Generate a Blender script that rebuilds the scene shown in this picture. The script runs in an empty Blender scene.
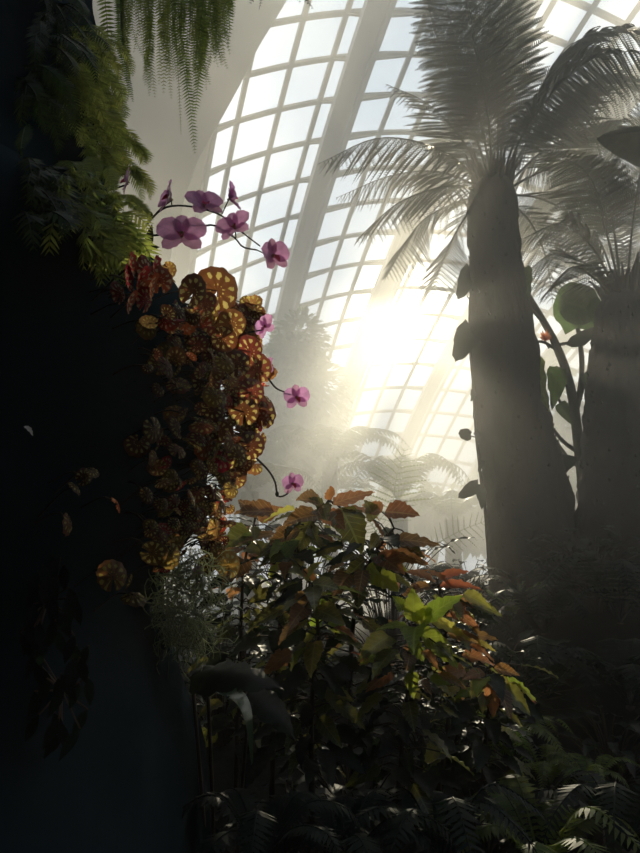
import bpy, math, random
import numpy as np
from math import radians, sin, cos, pi, exp, atan2, hypot
from mathutils import Vector, Matrix, noise, Quaternion

random.seed(7)
S = bpy.context.scene
COL = S.collection
F = 640.0
PITCH = radians(12)
CAM = Vector((0, 0, 1.6))
UP = Vector((0, 0, 1))


def ray(px, py):
    x = (px - 320) / F
    y = -(py - 426.5) / F
    return Vector((x, cos(PITCH) - y * sin(PITCH), sin(PITCH) + y * cos(PITCH)))


def at(px, py, Y):
    d = ray(px, py)
    return CAM + d * (Y / d.y)


def mpp(px, py, Y):                     # metres per photo pixel there
    return (Y / ray(px, py).y) / F


def sstep(a, b, x):
    t = min(1, max(0, (x - a) / (b - a)))
    return t * t * (3 - 2 * t)


def lerp(tab, x):
    return float(np.interp(x, [t[0] for t in tab], [t[1] for t in tab]))


# ------------------------------------------------------------------ objects
def tag(o, label=None, cat=None, group=None, kind=None):
    if label: o['label'] = label
    if cat: o['category'] = cat
    if group: o['group'] = group
    if kind: o['kind'] = kind
    return o


def empty(name, loc, label=None, cat=None, group=None, kind=None):
    o = bpy.data.objects.new(name, None)
    o.empty_display_size = .1
    COL.objects.link(o)
    o.location = loc
    return tag(o, label, cat, group, kind)


class MB:
    def __init__(s):
        s.v, s.f, s.uv, s.n = [], [], [], 0

    def add(s, v, f, uv=None):
        v = np.asarray(v, float).reshape(-1, 3)
        s.v.append(v)
        s.uv.append(np.zeros((len(v), 2)) if uv is None else np.asarray(uv, float).reshape(-1, 2))
        for q in f:
            s.f.append(tuple(int(i) + s.n for i in q))
        s.n += len(v)

    def mesh(s, name, mat, origin=(0, 0, 0), smooth=True):
        me = bpy.data.meshes.new(name)
        V = np.concatenate(s.v) - np.array(origin)
        UVs = np.concatenate(s.uv)
        me.from_pydata(V.tolist(), [], s.f)
        if mat: me.materials.append(mat)
        lay = me.uv_layers.new(name='UVMap')
        li = np.zeros(len(me.loops), dtype=np.int32)
        me.loops.foreach_get('vertex_index', li)
        lay.data.foreach_set('uv', UVs[li].astype(np.float32).ravel())
        me.polygons.foreach_set('use_smooth', [smooth] * len(me.polygons))
        me.update()
        return me

    def build(s, name, mat, parent=None, smooth=True, label=None):
        org = Vector((0, 0, 0))
        p = parent
        while p is not None:
            org = org + p.location
            p = p.parent
        if parent is None:
            lo = np.concatenate(s.v)
            org = Vector(((lo[:, 0].min() + lo[:, 0].max()) / 2, (lo[:, 1].min() + lo[:, 1].max()) / 2, lo[:, 2].min()))
        o = bpy.data.objects.new(name, s.mesh(name, mat, org, smooth))
        COL.objects.link(o)
        if parent is None:
            o.location = org
        else:
            o.parent = parent
        if label: o['label'] = label
        return o

    # shapes
    def box_beam(s, pts, nrm, w, h):
        """sweep a w x h box section along pts; nrm gives the outward direction at each point"""
        P = [Vector(p) for p in pts]
        V, Fc = [], []
        n = len(P)
        for i in range(n):
            T = (P[min(i + 1, n - 1)] - P[max(i - 1, 0)]).normalized()
            N = Vector(nrm[i]); N = (N - T * N.dot(T)).normalized()
            B = T.cross(N)
            for a, b in ((-1, -1), (1, -1), (1, 1), (-1, 1)):
                V.append(P[i] + B * (a * w / 2) + N * (b * h / 2))
        for i in range(n - 1):
            for k in range(4):
                Fc.append((i * 4 + k, i * 4 + (k + 1) % 4, i * 4 + 4 + (k + 1) % 4, i * 4 + 4 + k))
        Fc += [(3, 2, 1, 0), tuple((n - 1) * 4 + k for k in range(4))]
        s.add(V, Fc)

    def tube(s, pts, r, k=6, bump=0.0):
        P = [Vector(p) for p in pts]
        n = len(P)
        R = r if hasattr(r, '__len__') else [r] * n
        V, Fc = [], []
        ref = Vector((.31, .2, .93))
        for i in range(n):
            T = (P[min(i + 1, n - 1)] - P[max(i - 1, 0)])
            T = T.normalized() if T.length > 1e-9 else Vector((0, 0, 1))
            if abs(T.dot(ref)) > .95: ref = Vector((.9, .3, .1))
            A = (ref - T * ref.dot(T)).normalized()
            ref = A
            B = T.cross(A)
            for j in range(k):
                a = 2 * pi * j / k
                V.append(P[i] + (A * cos(a) + B * sin(a)) * (R[i] * (1 + bump * random.uniform(-1, 1))))
        for i in range(n - 1):
            for j in range(k):
                Fc.append((i * k + j, i * k + (j + 1) % k, i * k + k + (j + 1) % k, i * k + k + j))
        Fc += [tuple(range(k - 1, -1, -1)), tuple((n - 1) * k + j for j in range(k))]
        s.add(V, Fc)

    def leaf(s, base, tip, nrm, w, shape='ovate', droop=.12, cup=.25, serr=0.0, nl=10, nw=2, twist=0.0):
        base, tip = Vector(base), Vector(tip)
        ax = tip - base
        L = ax.length
        T = ax.normalized()
        N = Vector(nrm); N = N - T * N.dot(T)
        if N.length < 1e-4: N = T.orthogonal()
        N.normalize()
        B = T.cross(N)
        if twist:
            q = Quaternion(T, twist); N = q @ N; B = q @ B
        V, U, Fc = [], [], []
        m = 2 * nw + 1
        for i in range(nl + 1):
            t = i / nl
            if shape == 'ovate': wd = (sin(pi * min(1, t ** .62)) ** .8) * (1 - .25 * t)
            elif shape == 'heart': wd = (max(0, 1 - ((t - .36) / .64) ** 2) ** .5 if t > .36 else (.55 + .45 * sin(pi / 2 * t / .36)))* (1 - .35 * max(0, t - .36))
            elif shape == 'lance': wd = sin(pi * t ** .8) ** .9
            elif shape == 'round': wd = max(0, 1 - (2 * t - 1) ** 2) ** .5
            else: wd = min(1, t * 8) * (1 - t ** 3)            # strap
            if t >= 1: wd = .01
            for j in range(m):
                a = (j - nw) / nw
                ww = wd * w / 2
                if serr and abs(a) == 1 and 0 < i < nl: ww *= 1 + serr * (1 if i % 2 else -1)
                tt = t
                if shape == 'heart' and i == 0: tt = -.12 * abs(a)
                p = base + T * (tt * L) + B * (a * ww) + N * (cup * abs(a) ** 1.4 * ww + droop * L * (t * (1 - t)) * 2)
                p += N * (.03 * L * sin(i * 2.1 + j * 1.3) * abs(a))
                V.append(p); U.append((a * wd, t))
        for i in range(nl):
            for j in range(m - 1):
                Fc.append((i * m + j, i * m + j + 1, i * m + m + j + 1, i * m + m + j))
        s.add(V, Fc, U)


def spline(pts, n):
    P = [Vector(p) for p in pts]
    if len(P) == 2: return [P[0].lerp(P[1], i / n) for i in range(n + 1)]
    Q = [P[0] * 2 - P[1]] + P + [P[-1] * 2 - P[-2]]
    m = len(P) - 1
    out = []
    for i in range(n + 1):
        t = i / n * m
        k = min(int(t), m - 1)
        t -= k
        a, b, c, d = Q[k:k + 4]
        out.append(.5 * ((2 * b) + (c - a) * t + (2 * a - 5 * b + 4 * c - d) * t * t + (3 * b - a - 3 * c + d) * t ** 3))
    return out


def frond(mb, pts, plen, n, upv=UP, bip=True, m=14, start=.1, fwd=.35, droop=.2, pw=.16, prof=None, rr=.006, rnd=.1, tubes=True):
    """a fern frond along pts: n pairs of pinnae (bip: each of m pairs of pinnules)"""
    C = spline(pts, 48)
    L = [0]
    for a, b in zip(C, C[1:]): L.append(L[-1] + (b - a).length)
    tot = L[-1]
    if tubes:
        mb.tube(C[::3] + ([C[-1]] if (len(C) - 1) % 3 else []), [rr * (1.15 - i / 16) for i in range(len(C[::3]))], 5)
    Vs, Fs = [], []
    Cn = np.array([list(c) for c in C]); Ln = np.array(L)

    def pos(d): return Vector([float(np.interp(d, Ln, Cn[:, k])) for k in range(3)])
    cnt = 0
    for i in range(n):
        t = start + (1 - start) * (i + .5) / n
        p = pos(t * tot)
        T = (pos(min(tot, t * tot + .02 * tot)) - pos(max(0, t * tot - .02 * tot))).normalized()
        Sd = T.cross(upv)
        if Sd.length < .05: Sd = T.cross(Vector((0, 1, .2)))
        Sd.normalize()
        N = Sd.cross(T)
        u = (t - start) / (1 - start)
        pr = prof(u) if prof else (min(1, .45 + 2.2 * u) * (1 - u ** 2.2) ** .8 + .03)
        for sg in (-1, 1):
            ln = plen * pr * random.uniform(1 - rnd, 1 + rnd)
            f = fwd + random.uniform(-.06, .06) + .35 * u * u
            d = (Sd * sg * cos(f) + T * sin(f) - N * droop * random.uniform(.4, 1.2)).normalized()
            if not bip:
                q = d.cross(N).normalized() * (pw * ln if pw < 1 else pw)
                a = p; b = p + d * ln * .35 - UP * ln * .02; c = p + d * ln - UP * droop * .5 * ln
                Vs += [a - q * .45, b - q * .62, c, b + q * .62, a + q * .45]
                Fs += [(cnt, cnt + 1, cnt + 3, cnt + 4), (cnt + 1, cnt + 2, cnt + 3)]
                cnt += 5
            else:
                e = N.cross(d).normalized() * sg
                e = d.cross(N).normalized()
                mm = max(4, int(m * (.35 + .65 * pr)))
                for j in range(mm):
                    s_ = (j + .6) / mm
                    c0 = p + d * (ln * s_) - UP * (droop * ln * s_ * s_ * .8) - N * 0
                    hl = ln * pw * (1 - s_ ** 2.5) ** .7 + .003
                    for s2 in (-1, 1):
                        dd = (e * s2 + d * .55).normalized()
                        qq = d * (ln / mm * .30)
                        c1 = c0 + dd * hl - UP * hl * .15
                        Vs += [c0 - qq, c0 + dd * hl * .5 - qq * .9, c1, c0 + dd * hl * .5 + qq * .9, c0 + qq]
                        Fs += [(cnt, cnt + 1, cnt + 3, cnt + 4), (cnt + 1, cnt + 2, cnt + 3)]
                        cnt += 5
                # midrib of the pinna
                w = N.cross(d).normalized() * (rr * .28)
                Vs += [p - w, p + w, p + d * ln * .5 - UP * (droop * ln * .2), p + d * ln - UP * (droop * ln * .8)]
                Fs += [(cnt, cnt + 1, cnt + 2), (cnt + 1, cnt + 3, cnt + 2)]
                cnt += 4
    mb.add([list(v) for v in Vs], Fs)


# ------------------------------------------------------------------ materials
def nodes(name):
    m = bpy.data.materials.new(name)
    m.use_nodes = True
    nt = m.node_tree
    nt.nodes.clear()
    return m, nt, nt.nodes.new('ShaderNodeOutputMaterial')


def N_(nt, t, **kw):
    n = nt.nodes.new(t)
    for k, v in kw.items(): setattr(n, k, v)
    return n


def math_(nt, op, a, b=None, clamp=False):
    n = N_(nt, 'ShaderNodeMath', operation=op, use_clamp=clamp)
    for i, x in enumerate((a, b)):
        if x is None: continue
        if isinstance(x, (int, float)): n.inputs[i].default_value = x
        else: nt.links.new(x, n.inputs[i])
    return n.outputs[0]


def mixc(nt, fac, a, b, blend='MIX'):
    n = N_(nt, 'ShaderNodeMix', data_type='RGBA', blend_type=blend)
    for i, x in ((0, fac), (6, a), (7, b)):
        if isinstance(x, (int, float)): n.inputs[i].default_value = x
        elif isinstance(x, tuple): n.inputs[i].default_value = (*x, 1)
        else: nt.links.new(x, n.inputs[i])
    return n.outputs[2]


def leaf_mat(name, col, trans, tfac=.5, rough=.45, spec=.3, var=.35, pattern=None, spots=None, vein=None):
    m, nt, out = nodes(name)
    geo = N_(nt, 'ShaderNodeNewGeometry')
    oi = N_(nt, 'ShaderNodeObjectInfo')
    r = math_(nt, 'FRACT', math_(nt, 'ADD', geo.outputs['Random Per Island'], oi.outputs['Random']))
    val = math_(nt, 'ADD', math_(nt, 'MULTIPLY', r, 2 * var), 1 - var)
    ns = N_(nt, 'ShaderNodeTexNoise'); ns.inputs['Scale'].default_value = 30
    nt.links.new(geo.outputs['Position'], ns.inputs['Vector'])
    val = math_(nt, 'MULTIPLY', val, math_(nt, 'ADD', ns.outputs['Fac'], .5))
    hs = {}
    for key, c in (('c', col), ('t', trans)):
        h = N_(nt, 'ShaderNodeHueSaturation')
        h.inputs['Color'].default_value = (*c, 1)
        nt.links.new(val, h.inputs['Value'])
        nt.links.new(math_(nt, 'ADD', math_(nt, 'MULTIPLY', oi.outputs['Random'], .04), .48), h.inputs['Hue'])
        hs[key] = h.outputs[0]
    if pattern or vein:
        uv = N_(nt, 'ShaderNodeUVMap')
        sx = N_(nt, 'ShaderNodeSeparateXYZ'); nt.links.new(uv.outputs[0], sx.inputs[0])
        X, Y = sx.outputs[0], sx.outputs[1]
    if pattern:                          # radial blotches between the veins of a round leaf
        rad = math_(nt, 'SQRT', math_(nt, 'ADD', math_(nt, 'MULTIPLY', X, X), math_(nt, 'MULTIPLY', Y, Y)))
        ang = math_(nt, 'ARCTAN2', Y, X)
        wob = N_(nt, 'ShaderNodeTexNoise'); wob.inputs['Scale'].default_value = 3.5
        nt.links.new(uv.outputs[0], wob.inputs['Vector'])
        wv = math_(nt, 'MULTIPLY', math_(nt, 'SUBTRACT', wob.outputs['Fac'], .5), 1.6)
        k = math_(nt, 'COSINE', math_(nt, 'ADD', math_(nt, 'MULTIPLY', ang, 11.0), math_(nt, 'MULTIPLY', wv, 3.0)))
        band = math_(nt, 'SINE', math_(nt, 'ADD', math_(nt, 'MULTIPLY', rad, 10.5), math_(nt, 'MULTIPLY', wv, 2.2)))
        f = math_(nt, 'ADD', math_(nt, 'MULTIPLY', k, 1.0), math_(nt, 'MULTIPLY', band, .75))
        msk = N_(nt, 'ShaderNodeTexNoise'); msk.inputs['Scale'].default_value = 2.2
        av = N_(nt, 'ShaderNodeVectorMath', operation='ADD'); nt.links.new(uv.outputs[0], av.inputs[0]); nt.links.new(oi.outputs['Location'], av.inputs[1]); nt.links.new(av.outputs[0], msk.inputs['Vector'])
        f = math_(nt, 'SUBTRACT', f, math_(nt, 'MULTIPLY', math_(nt, 'SUBTRACT', msk.outputs['Fac'], .45), 3.0))
        edge = math_(nt, 'MULTIPLY', math_(nt, 'GREATER_THAN', rad, .26), math_(nt, 'LESS_THAN', rad, .88))
        f = math_(nt, 'MULTIPLY', math_(nt, 'MULTIPLY', math_(nt, 'SUBTRACT', f, .35), 2.2, ), edge, clamp=True)
        hs['c'] = mixc(nt, f, hs['c'], pattern[0])
        hs['t'] = mixc(nt, f, hs['t'], pattern[1])
    if vein:                             # paler mid-rib and side veins of a long leaf
        ax = math_(nt, 'ABSOLUTE', X)
        mid = math_(nt, 'LESS_THAN', ax, .06)
        sv = math_(nt, 'SINE', math_(nt, 'MULTIPLY', math_(nt, 'SUBTRACT', Y, math_(nt, 'MULTIPLY', ax, .25)), 42.0))
        sv = math_(nt, 'GREATER_THAN', sv, .93)
        f = math_(nt, 'MULTIPLY', math_(nt, 'MAXIMUM', mid, sv), .55)
        hs['c'] = mixc(nt, f, hs['c'], vein); hs['t'] = mixc(nt, f, hs['t'], vein)
    bs = N_(nt, 'ShaderNodeBsdfPrincipled')
    nt.links.new(hs['c'], bs.inputs['Base Color'])
    bs.inputs['Roughness'].default_value = rough
    bs.inputs['Specular IOR Level'].default_value = spec
    tr = N_(nt, 'ShaderNodeBsdfTranslucent'); nt.links.new(hs['t'], tr.inputs[0])
    mx = N_(nt, 'ShaderNodeMixShader'); mx.inputs[0].default_value = tfac
    nt.links.new(bs.outputs[0], mx.inputs[1]); nt.links.new(tr.outputs[0], mx.inputs[2])
    nt.links.new(mx.outputs[0], out.inputs[0])
    return m


def solid(name, col, col2=None, rough=.8, scale=8, bump=0.0, stretch=(1, 1, 1), spec=.3, metal=0.0):
    m, nt, out = nodes(name)
    bs = N_(nt, 'ShaderNodeBsdfPrincipled')
    tc = N_(nt, 'ShaderNodeTexCoord')
    mp = N_(nt, 'ShaderNodeMapping'); mp.inputs['Scale'].default_value = stretch
    nt.links.new(tc.outputs['Object'], mp.inputs['Vector'])
    ns = N_(nt, 'ShaderNodeTexNoise'); ns.inputs['Scale'].default_value = scale; ns.inputs['Detail'].default_value = 6
    nt.links.new(mp.outputs[0], ns.inputs['Vector'])
    c = mixc(nt, ns.outputs['Fac'], col, col2 or col)
    nt.links.new(c, bs.inputs['Base Color'])
    bs.inputs['Roughness'].default_value = rough
    bs.inputs['Specular IOR Level'].default_value = spec
    bs.inputs['Metallic'].default_value = metal
    if bump:
        b = N_(nt, 'ShaderNodeBump'); b.inputs['Strength'].default_value = bump; b.inputs['Distance'].default_value = .03
        nt.links.new(ns.outputs['Fac'], b.inputs['Height']); nt.links.new(b.outputs[0], bs.inputs['Normal'])
    nt.links.new(bs.outputs[0], out.inputs[0])
    return m


M = {}
M['steel'] = solid('white_steel', (.44, .44, .43), (.4, .4, .39), .5, 2)
M['shell'] = solid('pale_shell', (.60, .59, .57), (.54, .53, .52), .8, .6)
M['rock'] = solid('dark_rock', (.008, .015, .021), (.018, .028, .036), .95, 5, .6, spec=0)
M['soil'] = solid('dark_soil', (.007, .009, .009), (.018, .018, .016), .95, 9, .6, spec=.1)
M['bark'] = solid('fern_bark', (.020, .016, .013), (.055, .045, .036), .95, 16, .9, (1, 1, .25), spec=.1)
M['stem'] = solid('dark_stem', (.035, .025, .018), (.06, .035, .025), .7, 20)
M['spike'] = solid('orchid_stem', (.035, .03, .025), (.06, .05, .035), .6, 30)
M['bromstem'] = solid('grey_stem', (.05, .045, .04), (.09, .08, .06), .8, 14, .4)
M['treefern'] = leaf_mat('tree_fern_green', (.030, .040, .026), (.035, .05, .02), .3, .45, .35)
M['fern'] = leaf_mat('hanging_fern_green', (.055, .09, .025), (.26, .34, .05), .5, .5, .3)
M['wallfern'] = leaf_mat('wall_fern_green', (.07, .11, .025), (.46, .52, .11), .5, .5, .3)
M['shadefern'] = leaf_mat('shaded_fern_green', (.016, .032, .010), (.06, .10, .015), .45, .5, .25)  # darker copy of the wall fern green, the pillar's shade put into the colour
M['dkfern'] = leaf_mat('dark_fern_green', (.006, .014, .013), (.014, .026, .012), .3, .55, .12)  # fern green kept very dark, the missing sunlight put into the colour
M['dkleaf'] = leaf_mat('dark_leaf_green', (.006, .014, .011), (.014, .026, .010), .3, .45, .2)  # dark green leaf, with the shade of the undergrowth put into the colour
M['begonia'] = leaf_mat('begonia_leaf', (.06, .028, .016), (.25, .075, .034), .5, .5, .25, .5, pattern=((.24, .21, .07), (.80, .66, .22)))
M['begred'] = leaf_mat('begonia_red_leaf', (.14, .02, .012), (.62, .07, .03), .55, .5, .25, .25, pattern=((.34, .2, .1), (.9, .6, .35)))
M['begyel'] = leaf_mat('begonia_yellow_leaf', (.09, .045, .016), (.38, .20, .06), .55, .5, .25, .5, pattern=((.34, .3, .08), (.95, .75, .2)))
M['begbright'] = leaf_mat('begonia_bright_leaf', (.2, .12, .03), (.8, .5, .10), .55, .5, .25, .1, pattern=((.4, .36, .12), (1, .9, .4)))  # lighter copy of the yellow leaf, sunlit brightness put into its colour
M['bronze'] = leaf_mat('bronze_leaf', (.075, .036, .016), (.58, .29, .10), .5, .4, .35, .45, vein=(.62, .36, .14))
M['redleaf'] = leaf_mat('red_leaf', (.11, .035, .018), (.58, .21, .085), .55, .4, .3, .25, vein=(.4, .12, .05))
M['green'] = leaf_mat('lime_leaf', (.07, .12, .015), (.58, .70, .08), .55, .4, .3, .25, vein=(.5, .6, .12))
M['yellow'] = leaf_mat('yellow_leaf', (.16, .13, .02), (.9, .74, .16), .55, .4, .3, .2, vein=(.8, .66, .2))
M['olive'] = leaf_mat('olive_leaf', (.035, .04, .016), (.32, .31, .06), .45, .35, .4, .45, vein=(.30, .32, .10))
M['philo'] = leaf_mat('climber_leaf', (.045, .07, .04), (.12, .19, .05), .45, .4, .35, .2, vein=(.13, .17, .07))
M['philolime'] = leaf_mat('pale_climber_leaf', (.09, .14, .05), (.40, .52, .10), .5, .4, .35, .15, vein=(.4, .5, .14))
M['gloss'] = leaf_mat('glossy_strap_leaf', (.03, .06, .04), (.08, .14, .05), .3, .2, .8, .1)
M['moss'] = leaf_mat('grey_moss', (.34, .37, .25), (.7, .74, .5), .45, .8, .1, .3)
M['petal'] = leaf_mat('orchid_petal', (.46, .25, .42), (.70, .34, .64), .55, .5, .2, .12, vein=(.55, .24, .48))
M['sepal'] = leaf_mat('orchid_sepal', (.42, .22, .36), (.62, .32, .54), .55, .5, .2, .12)
M['lip'] = leaf_mat('orchid_lip', (.32, .05, .10), (.6, .10, .16), .5, .45, .2, .12)
M['column'] = leaf_mat('orchid_column', (.45, .38, .22), (.6, .5, .25), .4, .5, .2, .1)
M['bud'] = leaf_mat('dark_bud', (.02, .025, .015), (.05, .05, .02), .3, .5, .2, .1)
M['pink'] = leaf_mat('pink_petal', (.5, .10, .18), (.8, .2, .3), .5, .5, .2, .1)
M['white'] = leaf_mat('white_petal', (.8, .82, .8), (.8, .8, .8), .4, .5, .2, .05)
M['far'] = leaf_mat('far_foliage', (.05, .065, .03), (.16, .20, .06), .4, .5, .3)
M['palm'] = leaf_mat('palm_leaf', (.05, .065, .055), (.08, .11, .07), .3, .35, .5)

# glass: nearly clear with a faint reflection
m, nt, out = nodes('dome_glass')
tr = N_(nt, 'ShaderNodeBsdfTransparent'); tr.inputs[0].default_value = (.93, .96, .97, 1)
gl = N_(nt, 'ShaderNodeBsdfGlossy'); gl.inputs['Roughness'].default_value = .08
mx = N_(nt, 'ShaderNodeMixShader'); mx.inputs[0].default_value = .04
nt.links.new(tr.outputs[0], mx.inputs[1]); nt.links.new(gl.outputs[0], mx.inputs[2]); nt.links.new(mx.outputs[0], out.inputs[0])
M['glass'] = m

# ------------------------------------------------------------------ camera, sun, sky
cd = bpy.data.cameras.new('camera')
cd.sensor_fit = 'VERTICAL'; cd.sensor_height = 24
cd.lens = 24 * F / 853
cd.clip_start = .02; cd.clip_end = 500
cam = bpy.data.objects.new('camera', cd)
COL.objects.link(cam)
cam.location = CAM
cam.rotation_euler = (radians(90) + PITCH, 0, 0)
S.camera = cam

SUN = ray(405, 322).normalized()
ld = bpy.data.lights.new('sun', 'SUN')
ld.energy = 9.5; ld.angle = radians(.8); ld.color = (1, .85, .58)
sun = bpy.data.objects.new('sun', ld)
COL.objects.link(sun)
sun.rotation_euler = SUN.to_track_quat('Z', 'Y').to_euler()
sun.location = SUN * 60

w = bpy.data.worlds.new('sky'); S.world = w; w.use_nodes = True
nt = w.node_tree; nt.nodes.clear()
out = N_(nt, 'ShaderNodeOutputWorld'); bg = N_(nt, 'ShaderNodeBackground')
tc = N_(nt, 'ShaderNodeTexCoord')
dt = N_(nt, 'ShaderNodeVectorMath', operation='DOT_PRODUCT')
nt.links.new(tc.outputs['Generated'], dt.inputs[0]); dt.inputs[1].default_value = SUN
om = math_(nt, 'SUBTRACT', 1.0, dt.outputs['Value'])
disc = math_(nt, 'MULTIPLY', math_(nt, 'EXPONENT', math_(nt, 'MULTIPLY', om, -1 / .0011)), 45.0)
aur = math_(nt, 'MULTIPLY', math_(nt, 'EXPONENT', math_(nt, 'MULTIPLY', om, -1 / .006)), .1)
sung = math_(nt, 'ADD', disc, aur)
ns = N_(nt, 'ShaderNodeTexNoise'); ns.inputs['Scale'].default_value = 4.0; ns.inputs['Detail'].default_value = 6
nt.links.new(tc.outputs['Generated'], ns.inputs['Vector'])
cl = N_(nt, 'ShaderNodeValToRGB'); cl.color_ramp.elements[0].position = .40; cl.color_ramp.elements[1].position = .60
nt.links.new(ns.outputs['Fac'], cl.inputs[0])
skyc = mixc(nt, cl.outputs['Color'], (.78, .86, .92), (.92, .95, .97))
sc_ = N_(nt, 'ShaderNodeVectorMath', operation='SCALE'); sc_.inputs[0].default_value = (1, .88, .66)
nt.links.new(sung, sc_.inputs['Scale'])
ad = N_(nt, 'ShaderNodeVectorMath', operation='ADD')
dim = N_(nt, 'ShaderNodeMapRange', interpolation_type='SMOOTHSTEP'); nt.links.new(dt.outputs['Value'], dim.inputs[0])
for i_, v_ in ((1, -.3), (2, .75), (3, .20), (4, 1.0)): dim.inputs[i_].default_value = v_
skyb = mixc(nt, dim.outputs[0], mixc(nt, 1.0, skyc, (.45, .75, 1.0), 'MULTIPLY'), skyc)
sk2 = N_(nt, 'ShaderNodeVectorMath', operation='SCALE'); nt.links.new(skyb, sk2.inputs[0]); nt.links.new(dim.outputs[0], sk2.inputs['Scale'])
nt.links.new(sk2.outputs[0], ad.inputs[0]); nt.links.new(sc_.outputs[0], ad.inputs[1])
nt.links.new(ad.outputs[0], bg.inputs[0]); bg.inputs[1].default_value = 1.1
nt.links.new(bg.outputs[0], out.inputs[0])

S.view_settings.view_transform = 'Standard'
S.view_settings.exposure = .3
c = S.cycles
c.max_bounces = 6; c.diffuse_bounces = 3; c.glossy_bounces = 2; c.transmission_bounces = 4
c.transparent_max_bounces = 8; c.volume_bounces = 1
c.use_denoising = True
c.sample_clamp_indirect = 3
c.volume_step_rate = 1.0

# ------------------------------------------------------------------ the dome: glazed grid shell
CX = [361.12, -88.46, 30.14, -4.74, 227.58, -72.42, 4.68, -33.42, 19.42, 10.77]
CY = [263.56, 240.88, -40.08, 8.19, -32.49, -60.01, 33.7, 77.21, -12.78, -16.38]


def shell(u, v, off=0.0):
    def p(u, v):
        a, b = (u - 5) / 8, (v - 7) / 8
        B = [a ** i * b ** j for i in range(4) for j in range(4) if i + j <= 3]
        return at(sum(x * y for x, y in zip(B, CX)), sum(x * y for x, y in zip(B, CY)), 16 + 1.4 * v)
    q = p(u, v)
    e = .05
    n = (p(u + e, v) - q).cross(p(u, v + e) - q).normalized()
    if n.dot(q - CAM) < 0: n = -n       # outward
    return q + n * off, n


U0, U1, V0, V1 = -5, 16, -5, 18
dome = empty('window_1', shell(5, 18)[0], 'curved glass dome of white steel grid bars, bright hazy sky behind it', 'window', kind='structure')
mb = MB()
for u in range(U0, U1 + 1):
    S_ = [shell(u, V0 + (V1 - V0) * i / 69) for i in range(70)]
    mb.box_beam([a for a, _ in S_], [b for _, b in S_], .15, .14)
mb.build('mullion', M['steel'], dome, False)
mb = MB()
for v in range(V0, V1 + 1):
    S_ = [shell(U0 + (U1 - U0) * i / 63, v) for i in range(64)]
    mb.box_beam([a for a, _ in S_], [b for _, b in S_], .14, .12)
mb.build('purlin', M['steel'], dome, False)
mb = MB()
nu, nv = (U1 - U0) * 2, (V1 - V0) * 2
G = [[shell(U0 + i / 2, V0 + j / 2, .06)[0] for j in range(nv + 1)] for i in range(nu + 1)]
mb.add([list(p) for r in G for p in r], [(i * (nv + 1) + j, i * (nv + 1) + j + 1, (i + 1) * (nv + 1) + j + 1, (i + 1) * (nv + 1) + j) for i in range(nu) for j in range(nv)])
mb.build('pane', M['glass'], dome)
for uc, wd in ((-.9, .55), (2.66, .58), (6.22, .78), (10.22, .62), (14.2, .6)):
    mb = MB()
    S_ = [shell(uc, V0 + (V1 - V0) * i / 69, -.3) for i in range(70)]
    P_, Nn = [a for a, _ in S_], [b for _, b in S_]
    W = [(shell(uc + wd / 2, V0 + (V1 - V0) * i / 69, -.3)[0] - shell(uc - wd / 2, V0 + (V1 - V0) * i / 69, -.3)[0]) for i in range(70)]
    mb.box_beam(P_, Nn, sum(x.length for x in W) / 70 * .62, .12)
    for sg in (-1, 1):
        mb.box_beam([p + x * (.5 * sg) for p, x in zip(P_, W)], Nn, .16, .34)
    rib = mb.build('arch_rib', M['steel'], dome, False)
    st = MB()
    for v in range(V0 + 1, V1, 1):
        a, _ = shell(uc, v, -.25)
        for du, dv in ((-1.2, .25), (1.2, .25)):
            b, _ = shell(round(uc + du * .9), v + dv * 0, -.05)
            st.tube([a, b], .045, 5)
    st.build('strut', M['steel'], rib, False)

# pale soffit, upper left: a curved shell with thickness
EDGE = [(350, -120), (330, -80), (309, -38), (287, 0), (272, 25), (257, 50), (240, 85), (215, 130), (199, 158), (190, 182), (183, 205), (174, 240), (168, 275), (164, 320), (161, 380), (159, 450), (158, 520)]
mb = MB()
rows = spline([Vector((a, b, 0)) for a, b in EDGE], 48)
nc = 14
Vf = []
for back in (0, .35):
    for r in rows:
        for j in range(nc):
            Vf.append(list(at(r.x - 34 * j - (3 if back and j == 0 else 0), r.y - 6 * j, 8.6 - .03 * j ** 1.8 + back)))
nr = len(rows)
Fc = []
for k in (0, 1):
    o_ = k * nr * nc
    for i in range(nr - 1):
        for j in range(nc - 1):
            q = (o_ + i * nc + j, o_ + i * nc + j + 1, o_ + (i + 1) * nc + j + 1, o_ + (i + 1) * nc + j)
            Fc.append(q if k else q[::-1])
for i in range(nr - 1):
    a, b, o_ = i * nc, (i + 1) * nc, nr * nc
    Fc.append((a, b, b + o_, a + o_))
mb.add(Vf, Fc)
tag(mb.build('ceiling', M['shell']), 'smooth pale grey curved shell with a slanting edge above the orchids', 'ceiling', kind='structure')

# ------------------------------------------------------------------ ground and rock
def gz(x, y):
    z = 1.02 * sstep(.9, 4.4, y) + .34 * sstep(.4, 2.0, x) * sstep(1.6, 3.6, y) - .55 * sstep(7, 13, y)
    return z + .05 * noise.noise(Vector((x * 1.3, y * 1.3, 0))) - .02


mb = MB()
xs = np.concatenate([np.linspace(-14, -3, 12), np.linspace(-2.8, 4, 70), np.linspace(4.3, 20, 16)])
ys = np.concatenate([np.linspace(-4, .8, 10), np.linspace(.9, 8, 72), np.linspace(8.5, 46, 26)])
mb.add([(x, y, gz(x, y)) for x in xs for y in ys], [(i * len(ys) + j, (i + 1) * len(ys) + j, (i + 1) * len(ys) + j + 1, i * len(ys) + j + 1) for i in range(len(xs) - 1) for j in range(len(ys) - 1)])
tag(mb.build('ground', M['soil']), 'dark soil of the sloping planting bed', 'ground', kind='structure')

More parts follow.
